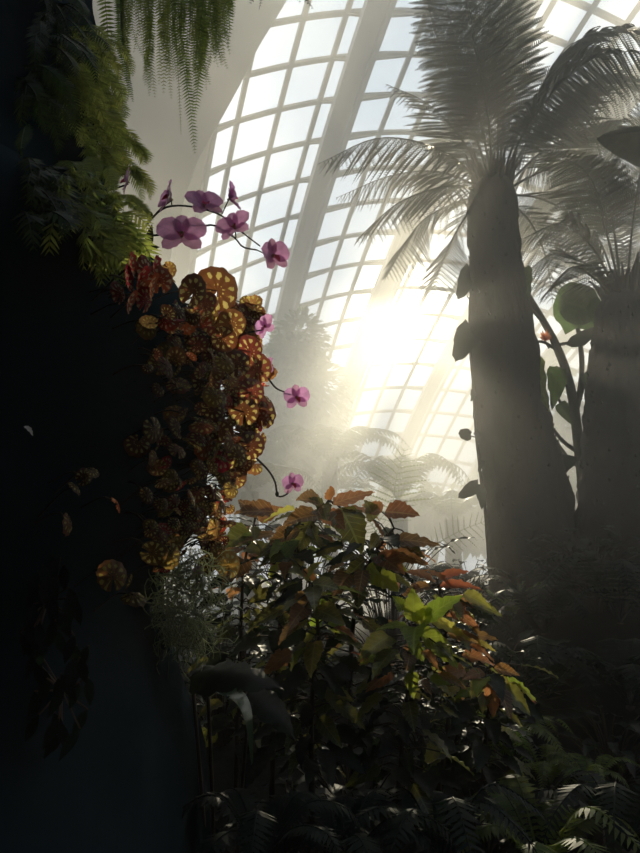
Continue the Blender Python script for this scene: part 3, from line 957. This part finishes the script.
YO = 1.85
spike('upper orchid spray, its stem arching to purple blooms in front of the pale shell',
      [[(126, 246, 1.98), (138, 235, 1.95), (157, 213, 1.9), (172, 206, YO), (194, 207, YO), (216, 213, YO), (229, 221, YO), (243, 233, YO), (260, 246, YO)],
       [(157, 213, 1.9), (165, 205, 1.88), (172, 200, 1.86)]],
      [(171, 199, 1.85, 19, (-.75, -.45, .2), .2, .25, (171, 199, 1.85, 172, 206, 1.85)), (204, 206, 1.83, 21, (.35, -.8, .35), .3, .1, (204, 206, 1.83, 200, 208, 1.85)), (229, 199, 1.87, 17, (.8, .1, .5), -.5, .35, (229, 199, 1.87, 222, 214, 1.85))],
      [(150, 216, 1.92, 5), (145, 211, 1.93, 4)], [((148, 245, 1.95), (152, 224, 1.9), 9), ((132, 242, 1.98), (134, 225, 1.95), 9), ((140, 248, 1.95), (160, 247, 1.9), 10)])
spike('lower orchid spray, its stem running under the first to a bloom at the tip',
      [[(130, 250, 1.98), (143, 236, 1.93), (160, 235, 1.88), (172, 226, 1.84), (183, 224, 1.82), (197, 227, 1.82), (213, 225, 1.82), (224, 231, 1.82), (235, 238, 1.82), (243, 247, 1.82), (257, 250, 1.83)]],
      [(182, 236, 1.8, 26, (.1, -1, .15), .05, 0, (182, 236, 1.8, 178, 225, 1.83)), (235, 228, 1.8, 20, (-.3, -.9, .2), .3, .1, (235, 228, 1.8, 236, 238, 1.82)), (272, 257, 1.82, 20, (.7, -.7, -.05), .4, .2, (272, 257, 1.82, 257, 250, 1.83))])
spike('orchid stem with magenta blooms emerging behind the begonia leaves at mid height',
      [[(236, 350, 2.15), (255, 360, 2.1), (268, 378, 2.05), (276, 388, 2.02), (285, 392, 2.0), (292, 394, 2.0)], [(238, 332, 2.15), (250, 332, 2.1), (262, 330, 2.05)], [(240, 356, 2.15), (258, 362, 2.08), (266, 368, 2.05)]],
      [(266, 327, 2.05, 14, (-.6, -.7, -.1), .3), (270, 368, 2.06, 12, (-.75, -.4, 0), .2), (296, 398, 2.0, 15, (.4, -.8, -.15), .2)])
spike('lone magenta orchid bloom on a thin stem just above the bronze shrub',
      [[(244, 448, 2.15), (256, 458, 2.1), (268, 470, 2.1), (275, 482, 2.1), (278, 496, 2.1), (287, 494, 2.1), (290, 488, 2.1)]],
      [(292, 484, 2.08, 13, (.5, -.75, -.1), .2)], [(277, 494, 2.1, 3)])
spike('small dark purple orchid bloom among the fern tips left of the upper spray',
      [[(105, 192, 2.0), (113, 189, 1.98), (120, 187, 1.95), (128, 184, 1.93)]],
      [(128, 182, 1.9, 15, (-.8, -.3, .2), .1)])
spike('tiny pink bloom tucked between the two large spotted begonia leaves',
      [[(218, 340, 2.1), (222, 328, 2.05), (224, 318, 2.0)]], [(224, 316, 1.9, 7, (.1, -1, .2), .3)], r=.002)
spike('tiny pink bloom beside the hanging moss',
      [[(180, 590, 2.1), (190, 578, 2.05), (198, 572, 2.0)]], [(198, 571, 1.95, 6, (.2, -1, .1), .3)], r=.002)

# hanging grey moss
mb = MB()
for i in range(420):
    x0, y0 = random.gauss(184, 15), random.uniform(548, 640)
    Y = random.uniform(1.85, 2.05)
    q = [(x0, y0, Y)]
    a = random.uniform(-.9, .9)
    for k in range(4):
        a += random.uniform(-1.7, 1.7)
        a *= .8
        q.append((q[-1][0] + sin(a) * random.uniform(5, 12), q[-1][1] + cos(a) * random.uniform(5, 14), Y + random.uniform(-.03, .03)))
    mb.tube(spline([at(*p) for p in q], 8), random.uniform(.001, .0019), 3)
tag(mb.build('hanging_moss', M['moss']), 'tangled clump of pale grey hanging moss at the foot of the begonia wall', 'moss')

mb = MB()
yp = on_rock(29, 431, .015); b = at(25, 426, yp); t = at(33, 436, yp - .01)
mb.leaf(b, t, Vector((.6, -.6, .6)), .012, 'ovate'); tag(mb.build('petal', M['white']), 'tiny white petal caught on the dark rock wall', 'petal')

# ------------------------------------------------------------------ bronze and green leaved shrubs, centre
CANES = {
    'a': ([(272, 790, 2.5), (276, 680, 2.5), (286, 580, 2.5), (306, 535, 2.5), (331, 497, 2.5)], 'tall bronze shrub, a small red new leaf at its tip, below the lone orchid bloom'),
    'b': ([(352, 800, 2.45), (350, 680, 2.45), (358, 590, 2.45), (374, 555, 2.45), (394, 528, 2.45)], 'bronze shrub with long pointed leaves reaching toward the misty gap'),
    'c': ([(236, 780, 2.65), (240, 660, 2.65), (244, 570, 2.65), (256, 515, 2.65)], 'bronze shrub beside the hanging moss with broad brown leaves on top'),
    'd': ([(398, 800, 2.3), (405, 720, 2.3), (412, 660, 2.3), (424, 616, 2.3)], 'shrub with a rosette of bright lime green and yellow leaves'),
    'e': ([(448, 790, 2.75), (448, 690, 2.75), (444, 620, 2.75), (438, 582, 2.75)], 'shrub with a spray of flat rust red leaves behind the lime rosette'),
    'f': ([(482, 800, 2.5), (486, 740, 2.5), (490, 690, 2.5), (488, 668, 2.5)], 'low dim shrub with drooping brown leaves below the lime rosette'),
    'g': ([(312, 790, 2.3), (312, 700, 2.3), (318, 630, 2.3), (308, 575, 2.3)], 'dark green shrub in front of the tall bronze shrub'),
}
EXP = {
    'a': [((322, 505), (296, 500), 30, 'bronze'), ((333, 504), (375, 492), 22, 'bronze'), ((331, 500), (331, 486), 13, 'redleaf'), ((340, 508), (362, 555), 38, 'olive'), ((318, 515), (283, 525), 26, 'bronze'), ((312, 520), (300, 555), 28, 'olive'), ((300, 530), (270, 545), 26, 'bronze'), ((322, 512), (308, 498), 22, 'olive'), ((326, 512), (345, 530), 24, 'bronze')],
    'b': [((385, 512), (420, 516), 32, 'bronze'), ((374, 520), (364, 500), 26, 'olive'), ((382, 512), (362, 505), 22, 'bronze'), ((392, 540), (441, 546), 22, 'bronze'), ((368, 565), (399, 592), 34, 'green'), ((384, 540), (372, 520), 18, 'bronze'), ((388, 556), (430, 566), 22, 'bronze'), ((365, 560), (345, 580), 26, 'olive'), ((378, 555), (405, 575), 26, 'bronze')],
    'c': [((274, 512), (234, 514), 26, 'bronze'), ((256, 518), (238, 500), 20, 'bronze'), ((250, 530), (225, 548), 30, 'olive'), ((258, 520), (285, 508), 24, 'bronze'), ((246, 548), (275, 560), 26, 'olive'), ((246, 560), (222, 585), 26, 'bronze'), ((280, 540), (300, 552), 20, 'philo'), ((248, 540), (252, 532), 14, 'philolime')],
    'd': [((414, 622), (412, 588), 24, 'green'), ((426, 620), (464, 596), 24, 'green'), ((430, 621), (471, 642), 16, 'yellow'), ((420, 630), (458, 669), 26, 'green'), ((408, 640), (424, 662), 24, 'green'), ((412, 672), (414, 699), 16, 'green'), ((430, 680), (456, 684), 16, 'green'), ((408, 626), (376, 630), 12, 'green'), ((402, 610), (392, 596), 18, 'green'), ((418, 626), (432, 604), 22, 'green')],
    'e': [((440, 578), (470, 572), 14, 'redleaf'), ((434, 580), (404, 572), 16, 'redleaf'), ((440, 586), (482, 590), 14, 'redleaf'), ((430, 586), (402, 596), 14, 'bronze'), ((452, 588), (425, 570), 14, 'redleaf'), ((452, 600), (492, 612), 16, 'bronze'), ((474, 640), (496, 652), 8, 'yellow'), ((462, 655), (496, 668), 18, 'bronze'), ((456, 632), (498, 640), 18, 'bronze'), ((450, 610), (480, 630), 18, 'bronze')],
    'f': [((490, 678), (493, 718), 18, 'bronze'), ((498, 676), (514, 702), 14, 'olive'), ((482, 680), (470, 700), 16, 'olive'), ((494, 668), (520, 676), 14, 'bronze'), ((484, 672), (462, 680), 16, 'bronze')],
    'g': [((306, 580), (288, 572), 22, 'olive'), ((310, 585), (340, 590), 26, 'olive'), ((312, 600), (290, 612), 26, 'bronze'), ((316, 610), (345, 625), 26, 'olive'), ((284, 556), (300, 540), 18, 'philo'), ((308, 582), (322, 562), 20, 'olive')],
}
for key, (path, lab) in CANES.items():
    root = empty('bronze_shrub', at(*path[0]), lab, 'shrub')
    C_ = spline([at(*p) for p in path], 30)
    g0 = Vector((C_[0].x, C_[0].y, gz(C_[0].x, C_[0].y) - .03))
    st = MB()
    st.tube([g0] + C_, [.011] + [.010 * (1.05 - .6 * i / 30) for i in range(31)], 7, .08)
    Yc = path[2][2]
    L = []
    for b, t, w_, mk in EXP[key]:
        P0, P1 = at(*b, Yc - .05), at(*t, Yc - random.uniform(.0, .16))
        L.append((P0, P1, w_ * mpp(*b, Yc), mk, 1))
    nfill = {'a': 84, 'b': 84, 'c': 84, 'd': 64, 'e': 70, 'f': 50, 'g': 84}[key]
    for i in range(nfill):
        t = .10 + .82 * i / nfill
        p = C_[int(t * 30)]
        a = i * 2.4 + random.uniform(-.5, .5)
        ln = random.uniform(.08, .15)
        hd = Vector((cos(a), sin(a) * .8, random.uniform(-.1, .35)))
        b = p + hd * random.uniform(.04, .13)
        tip = b + (hd + Vector((0, 0, -.6))).normalized() * ln
        mk = random.choices(['bronze', 'olive', 'dkleaf', 'green', 'redleaf', 'yellow'], [4, 5, 3.5, 1.5, 1.2, .5])[0] if t > .55 else random.choices(['olive', 'dkleaf'], [2, 6])[0]  # low leaves take only dark greens: shade put into the choice of colour
        L.append((b, tip, ln * random.uniform(.45, .62), mk, 0))
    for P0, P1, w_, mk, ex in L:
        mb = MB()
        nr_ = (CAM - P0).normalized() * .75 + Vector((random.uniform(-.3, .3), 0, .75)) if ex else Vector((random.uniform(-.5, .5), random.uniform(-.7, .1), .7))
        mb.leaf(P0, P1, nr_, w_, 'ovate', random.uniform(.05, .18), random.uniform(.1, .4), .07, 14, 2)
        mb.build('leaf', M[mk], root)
        k = min(C_, key=lambda c_: (c_ - P0).length)
        st.tube([k, (k + P0) / 2 + Vector((0, 0, .012)), P0], .0028, 5)
    st.build('stem', M['stem'], root)

# broad dark leaves in front of the shrubs
al = empty('broad_leaf_plant', at(232, 790, 2.0), 'plant with one wide glossy dark leaf and a curved strap leaf catching the light', 'plant')
mb = MB(); mb.leaf(at(192, 676, 2.0), at(284, 690, 1.9), Vector((0, -.55, 1)), 58 * mpp(240, 680, 2), 'ovate', .22, -.25, nl=14, nw=3); mb.build('leaf', M['dkleaf'], al)
mb = MB(); mb.leaf(at(250, 690, 2.1), at(295, 740, 2.0), Vector((0, -.55, 1)), 40 * mpp(240, 680, 2), 'ovate', .22, -.25, nl=14, nw=3); mb.build('leaf', M['dkleaf'], al)
q = spline([at(*p) for p in ((208, 690, 1.95), (224, 692, 1.9), (240, 700, 1.85), (249, 722, 1.83), (252, 765, 1.85))], 16)
mb = MB()
V, U, Fc = [], [], []
for i, p in enumerate(q):
    wd = .028 * sin(pi * min(.97, .15 + .85 * i / 16)) ** .6
    sd = Vector((.35, .9, .25)).normalized()
    for j, a in enumerate((-1, 0, 1)):
        V.append(p + sd * a * wd + UP * (.006 * abs(a))); U.append((a, i / 16))
for i in range(16):
    for j in range(2): Fc.append((i * 3 + j, i * 3 + j + 1, i * 3 + 4 + j, i * 3 + 3 + j))
mb.add(V, Fc, U); mb.build('strap_leaf', M['gloss'], al)
mb = MB()
g0 = at(225, 790, 2.0); g0.z = gz(g0.x, g0.y) - .02
for t in ((192, 676, 2.0), (250, 690, 2.1), (208, 690, 1.95)): mb.tube(spline([g0, (g0 + at(*t)) / 2 + Vector((0, .03, .05)), at(*t)], 8), .006, 5)
mb.build('stem', M['stem'], al)

# ------------------------------------------------------------------ undergrowth
def ground_fern(label, px, py, Y, size, n, mat=M['dkfern'], bip=False, seed=0):
    random.seed(seed)
    c0 = at(px, py, Y)
    e = empty('ground_fern', Vector((c0.x, c0.y, gz(c0.x, c0.y))), label, 'fern')
    crown = Vector((c0.x, c0.y, max(gz(c0.x, c0.y), c0.z - size * .25)))
    mb = MB(); mb.tube([Vector((c0.x, c0.y, gz(c0.x, c0.y) - .03)), crown], [.035, .02], 7, .1); mb.build('rootstock', M['stem'], e)
    for i in range(n):
        a = 2 * pi * i / n + random.uniform(-.3, .3)
        ln = size * random.uniform(.75, 1.15)
        d = Vector((cos(a), sin(a), 0))
        f = MB()
        frond(f, [crown, crown + d * ln * .4 + UP * ln * random.uniform(.4, .6), crown + d * ln * .8 + UP * ln * .45, crown + d * ln * 1.05 + UP * ln * .15],
              size * .2, 26 if not bip else 20, bip=bip, m=8, start=.15, fwd=.25, droop=.2, pw=.2, rr=.004)
        f.build('frond', mat, e, False)
    return e


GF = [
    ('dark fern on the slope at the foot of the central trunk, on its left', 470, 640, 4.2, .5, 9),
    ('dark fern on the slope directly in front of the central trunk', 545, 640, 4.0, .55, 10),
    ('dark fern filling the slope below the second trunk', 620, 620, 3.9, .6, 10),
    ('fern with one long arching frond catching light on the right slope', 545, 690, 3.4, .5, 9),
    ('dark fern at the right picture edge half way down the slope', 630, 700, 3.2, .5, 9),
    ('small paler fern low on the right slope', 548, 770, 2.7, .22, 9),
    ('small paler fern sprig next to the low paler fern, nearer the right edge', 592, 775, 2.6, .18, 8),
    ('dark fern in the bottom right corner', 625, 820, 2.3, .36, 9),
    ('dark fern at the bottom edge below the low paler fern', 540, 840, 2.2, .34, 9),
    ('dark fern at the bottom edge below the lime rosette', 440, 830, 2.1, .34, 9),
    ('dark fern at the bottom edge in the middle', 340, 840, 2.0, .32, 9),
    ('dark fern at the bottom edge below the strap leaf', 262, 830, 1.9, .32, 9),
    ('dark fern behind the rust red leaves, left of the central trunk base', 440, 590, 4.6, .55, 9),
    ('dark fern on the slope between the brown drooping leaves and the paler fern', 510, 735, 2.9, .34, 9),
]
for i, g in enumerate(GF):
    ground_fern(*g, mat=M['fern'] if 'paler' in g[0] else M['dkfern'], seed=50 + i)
random.seed(99)


def clump(label, px, py, Y, w_, h_, n, ln, mk='dkleaf', shape='ovate', seed=0):
    random.seed(seed)
    c0 = at(px, py, Y)
    g = Vector((c0.x, c0.y, gz(c0.x, c0.y)))
    e = empty('leafy_plant', g, label, 'plant')
    st, fo = MB(), MB()
    for i in range(n):
        a = random.uniform(0, 2 * pi); r_ = random.random() ** .5 * w_
        z = random.uniform(.15, 1) * h_
        p = Vector((g.x + cos(a) * r_, g.y + sin(a) * r_, g.z + z))
        st.tube(spline([Vector((g.x + cos(a) * .02, g.y + sin(a) * .02, g.z - .02)), Vector((g.x + cos(a) * r_ * .5, g.y + sin(a) * r_ * .5, g.z + z * .75)), p], 5), .003, 4)
        d = Vector((cos(a), sin(a), random.uniform(-.6, .4))).normalized()
        fo.leaf(p, p + d * ln * random.uniform(.7, 1.2), Vector((0, -.2, 1)), ln * random.uniform(.4, .6), shape, .1, .25, nl=6, nw=1)
    fo.build('foliage', M[mk], e); st.build('stem', M['stem'], e)


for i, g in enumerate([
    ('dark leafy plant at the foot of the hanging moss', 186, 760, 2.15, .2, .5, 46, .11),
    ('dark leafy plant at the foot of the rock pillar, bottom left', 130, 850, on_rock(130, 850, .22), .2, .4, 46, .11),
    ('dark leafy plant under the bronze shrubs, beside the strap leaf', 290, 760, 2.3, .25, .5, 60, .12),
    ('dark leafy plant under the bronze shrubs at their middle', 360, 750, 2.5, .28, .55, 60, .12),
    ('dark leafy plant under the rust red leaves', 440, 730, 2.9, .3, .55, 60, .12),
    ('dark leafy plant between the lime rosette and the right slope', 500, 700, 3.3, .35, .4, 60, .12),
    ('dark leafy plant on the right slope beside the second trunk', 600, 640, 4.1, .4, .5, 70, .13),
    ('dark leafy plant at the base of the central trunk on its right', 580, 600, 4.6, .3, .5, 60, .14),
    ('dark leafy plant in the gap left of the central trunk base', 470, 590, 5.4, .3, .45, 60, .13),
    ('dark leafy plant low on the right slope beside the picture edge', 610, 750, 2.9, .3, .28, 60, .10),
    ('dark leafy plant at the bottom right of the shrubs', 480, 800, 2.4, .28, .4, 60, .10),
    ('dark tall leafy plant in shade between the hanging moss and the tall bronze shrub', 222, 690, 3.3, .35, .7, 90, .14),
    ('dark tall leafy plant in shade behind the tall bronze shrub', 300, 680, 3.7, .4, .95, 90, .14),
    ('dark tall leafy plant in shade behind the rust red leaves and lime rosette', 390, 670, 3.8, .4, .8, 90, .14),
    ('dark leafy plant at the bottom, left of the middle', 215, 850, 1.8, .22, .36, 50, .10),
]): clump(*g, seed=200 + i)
random.seed(5)
bz = empty('spiky_bromeliad', at(512, 630, 4.4), 'small spiky rosette with a few pale curved leaves at the foot of the central trunk', 'bromeliad')
c0 = Vector((bz.location.x, bz.location.y, gz(bz.location.x, bz.location.y) + .02)); bz.location = c0
for i in range(13):
    a = i * 2.4
    d = Vector((cos(a), sin(a), .9)).normalized()
    mb = MB(); mb.leaf(c0, c0 + d * random.uniform(.25, .4) , Vector((0, 0, 1)), .035, 'strap', .2, .4, nl=8, nw=1); mb.build('leaf', M['philo'], bz)

# dim little plants on the lower dark wall
for lab, px, py, Y in (('faint sprig of leaves low on the dark wall near the left edge', 48, 600, 1.45), ('faint drooping leaves low on the dark wall below the left sprig', 62, 690, 1.5)):
    e = empty('trailing_sprig', at(px, py, Y + .08), lab, 'plant')
    st, fo = MB(), MB()
    Y = on_rock(px, py, .05)
    for i in range(26):
        p = at(px + random.uniform(-28, 28), py + random.uniform(-45, 45), Y - random.uniform(0, .08))
        st.tube([at(px, py, Y + .1), p], .002, 4)
        fo.leaf(p, p + Vector((random.uniform(-.03, .03), random.uniform(-.03, .03), -.05)), (0.3, -1, .4), .02, 'lance', nl=5, nw=1)
    fo.build('foliage', M['dkfern'], e); st.build('stem', M['stem'], e)

# ------------------------------------------------------------------ misty background
def far_tree(label, pts, Y, n, ln, name='tree', cat='tree', trunkpx=None):
    px, py = trunkpx
    b = at(px, py, Y); b.z = gz(b.x, b.y)
    e = empty(name, b, label, cat)
    fo, st = MB(), MB()
    for cx, cy, rx, ry in pts:
        c_ = at(cx, cy, Y); sx, sy = rx * mpp(cx, cy, Y), ry * mpp(cx, cy, Y)
        for i in range(n):
            d = Vector((random.gauss(0, 1), random.gauss(0, 1), random.gauss(0, 1))).normalized() * random.random() ** .4
            p = c_ + Vector((d.x * sx, d.y * sx, d.z * sy))
            fo.leaf(p, p + (d + Vector((0, 0, -.5))).normalized() * ln * random.uniform(.6, 1.2), (random.uniform(-.6, .6), random.uniform(-.6, .6), 1), ln * .5, 'ovate', nl=4, nw=1)
        st.tube(spline([b + Vector((0, 0, -.1)), (b + c_) / 2 + Vector((.1, 0, .1)), c_], 8), [.12 * (1.1 - .1 * i) for i in range(9)], 6)
    fo.build('crown' if name == 'tree' else 'foliage', M['far'], e); st.build('trunk' if name == 'tree' else 'stem', M['stem'], e)


far_tree('hazy tall tree behind the orchid blooms, faint in the mist', [(300, 348, 26, 36), (290, 375, 36, 40), (312, 400, 36, 45), (280, 410, 40, 45), (300, 450, 55, 40)], 13, 1100, .2, trunkpx=(296, 520))
far_tree('hazy low bush under the tall misty tree', [(260, 480, 45, 28), (320, 500, 45, 25)], 11, 300, .34, 'bush', 'bush', (280, 520))
far_tree('hazy hedge of shrubs across the misty gap left of the central trunk', [(380, 515, 50, 18), (440, 512, 45, 18), (480, 520, 30, 25)], 14, 320, .4, 'bush', 'bush', (420, 530))
far_tree('hazy tree seen between the two trunks', [(560, 470, 35, 45), (590, 420, 25, 50)], 12, 300, .4, trunkpx=(570, 530))
far_tree('hazy shrubs behind the second trunk at the right', [(620, 470, 45, 60), (560, 520, 40, 30)], 10, 300, .34, 'bush', 'bush', (610, 560))


def far_fern(label, px, py, Y, size, n, tilt=.35, mat='far'):
    c_ = at(px, py, Y); b = Vector((c_.x, c_.y, gz(c_.x, c_.y)))
    e = empty('tree_fern', b, label, 'tree fern')
    mb = MB(); mb.tube(spline([b - UP * .1, (b + c_) / 2, c_], 8), [.12] * 9, 8, .1); mb.build('trunk', M['bark'], e)
    for i in range(n):
        a = 2 * pi * i / n + random.uniform(-.2, .2)
        d = Vector((cos(a), sin(a), 0)); ln = size * random.uniform(.85, 1.1)
        f = MB()
        frond(f, [c_, c_ + d * ln * .4 + UP * ln * tilt, c_ + d * ln * .8 + UP * ln * tilt * .9, c_ + d * ln * 1.05 + UP * ln * tilt * .2], size * .22, 22, bip=False, start=.1, fwd=.2, droop=.35, pw=.2, rr=.012)
        f.build('frond', M[mat], e, False)


far_fern('misty tree fern with spreading fronds below the hazy tall tree', 330, 462, 10, 1.3, 13)
far_fern('misty tree fern with spreading fronds in front of the lowest dome panes', 398, 500, 9, 1.1, 12, .5)
far_fern('misty tree fern close to the left side of the central trunk', 452, 520, 10, 1.0, 11)
far_fern('misty tree fern peeking out beside the hanging begonias', 250, 492, 8, .9, 11)
# a fine upright fern frond against the mist
ff = empty('slender_fern', at(392, 560, 6.4), 'slender upright fern frond, thin and pale, rising in front of the mist', 'fern')
for pts, l in (([(390, 560, 6.4), (392, 520, 6.4), (396, 480, 6.4), (405, 448, 6.35)], .36), ([(400, 570, 6.4), (430, 548, 6.3), (462, 530, 6.25), (495, 518, 6.2)], .2), ([(388, 560, 6.4), (375, 530, 6.4), (362, 515, 6.4), (345, 512, 6.4)], .2)):
    f = MB(); frond(f, [at(*p) for p in pts], l, 13, upv=Vector((.1, -1, .3)), bip=True, m=12, start=.3, pw=.032, rr=.006, droop=.12, rnd=.25); f.build('frond', M['fern'], ff, False)
q = at(392, 560, 6.4); mb = MB(); mb.tube([q, Vector((q.x, q.y, gz(q.x, q.y) - .03))], .02, 6); mb.build('rootstock', M['stem'], ff)

# ------------------------------------------------------------------ mist filling the dome
m, nt, out = nodes('mist')
vs = N_(nt, 'ShaderNodeVolumeScatter'); vs.inputs['Color'].default_value = (.98, .97, .94, 1); vs.inputs['Anisotropy'].default_value = .32
vs2 = N_(nt, 'ShaderNodeVolumeScatter'); vs2.inputs['Color'].default_value = (1, .84, .55, 1); vs2.inputs['Anisotropy'].default_value = .92
geo = N_(nt, 'ShaderNodeNewGeometry'); sx = N_(nt, 'ShaderNodeSeparateXYZ'); nt.links.new(geo.outputs['Position'], sx.inputs[0])


def ramp(x, a, b):
    n = N_(nt, 'ShaderNodeMapRange', interpolation_type='SMOOTHSTEP'); nt.links.new(x, n.inputs[0])
    n.inputs[1].default_value = a; n.inputs[2].default_value = b
    n.inputs[3].default_value = 0; n.inputs[4].default_value = 1
    return n.outputs[0]


X, Y, Z = sx.outputs
low = math_(nt, 'SUBTRACT', 1.0, ramp(Z, 2.2, 6.8))
bank = math_(nt, 'MULTIPLY', math_(nt, 'MULTIPLY', low, math_(nt, 'ADD', math_(nt, 'SUBTRACT', ramp(Y, 4.6, 6.5), ramp(Y, 10.0, 14.0)), .02)), .18)
near = math_(nt, 'MULTIPLY', ramp(Y, 1.0, 4.0), .004)
veil = math_(nt, 'MULTIPLY', math_(nt, 'SUBTRACT', ramp(Y, 1.9, 3.3), ramp(Y, 6.0, 9.0)), ramp(Z, .9, 2.4))  # nearer mist, added to stand in for lens glare over the trunk
near = math_(nt, 'ADD', near, math_(nt, 'MULTIPLY', math_(nt, 'MULTIPLY', veil, math_(nt, 'ADD', math_(nt, 'MULTIPLY', ramp(X, -1.5, .3), .7), .3)), .095))
inside = math_(nt, 'SUBTRACT', 1.0, ramp(math_(nt, 'ADD', Y, Z), 26.0, 36.0))
dens = math_(nt, 'MULTIPLY', math_(nt, 'ADD', bank, near), inside)
nt.links.new(math_(nt, 'MULTIPLY', dens, .987), vs.inputs['Density']); nt.links.new(math_(nt, 'MULTIPLY', dens, .013), vs2.inputs['Density'])
vadd = N_(nt, 'ShaderNodeAddShader'); nt.links.new(vs.outputs[0], vadd.inputs[0]); nt.links.new(vs2.outputs[0], vadd.inputs[1])
nt.links.new(vadd.outputs[0], out.inputs['Volume'])
mb = MB()
x0, x1, y0, y1, z0, z1 = -14, 16, .4, 34, -1, 20
mb.add([(x, y, z) for x in (x0, x1) for y in (y0, y1) for z in (z0, z1)], [(0, 1, 3, 2), (4, 6, 7, 5), (0, 4, 5, 1), (2, 3, 7, 6), (0, 2, 6, 4), (1, 5, 7, 3)])
tag(mb.build('mist', m, None, False), 'sunlit mist drifting through the dome, thickest low in the distance', 'mist', kind='stuff')

# repeats of a kind share a group phrase
GROUPS = {'begonia': 'begonias on the rock wall', 'tufted_fern': 'small ferns on the rock wall', 'hanging_fern': 'ferns hanging from above', 'orchid_spray': 'orchid sprays', 'bronze_shrub': 'bronze and green shrubs in the centre',
          'ground_fern': 'ferns on the ground', 'leafy_plant': 'dark leafy plants on the ground', 'trailing_sprig': 'faint sprigs low on the rock wall', 'bush': 'hazy shrubs in the distance'}
for ob in list(COL.objects):
    g_ = GROUPS.get(ob.name.split('.')[0])
    if g_ and ob.parent is None and ob.get('category'): ob['group'] = g_
    if ob.parent is None and ob.get('category') == 'tree fern': ob['group'] = 'misty tree ferns in the distance' if ob['label'].startswith('misty') else 'tree ferns on the right'
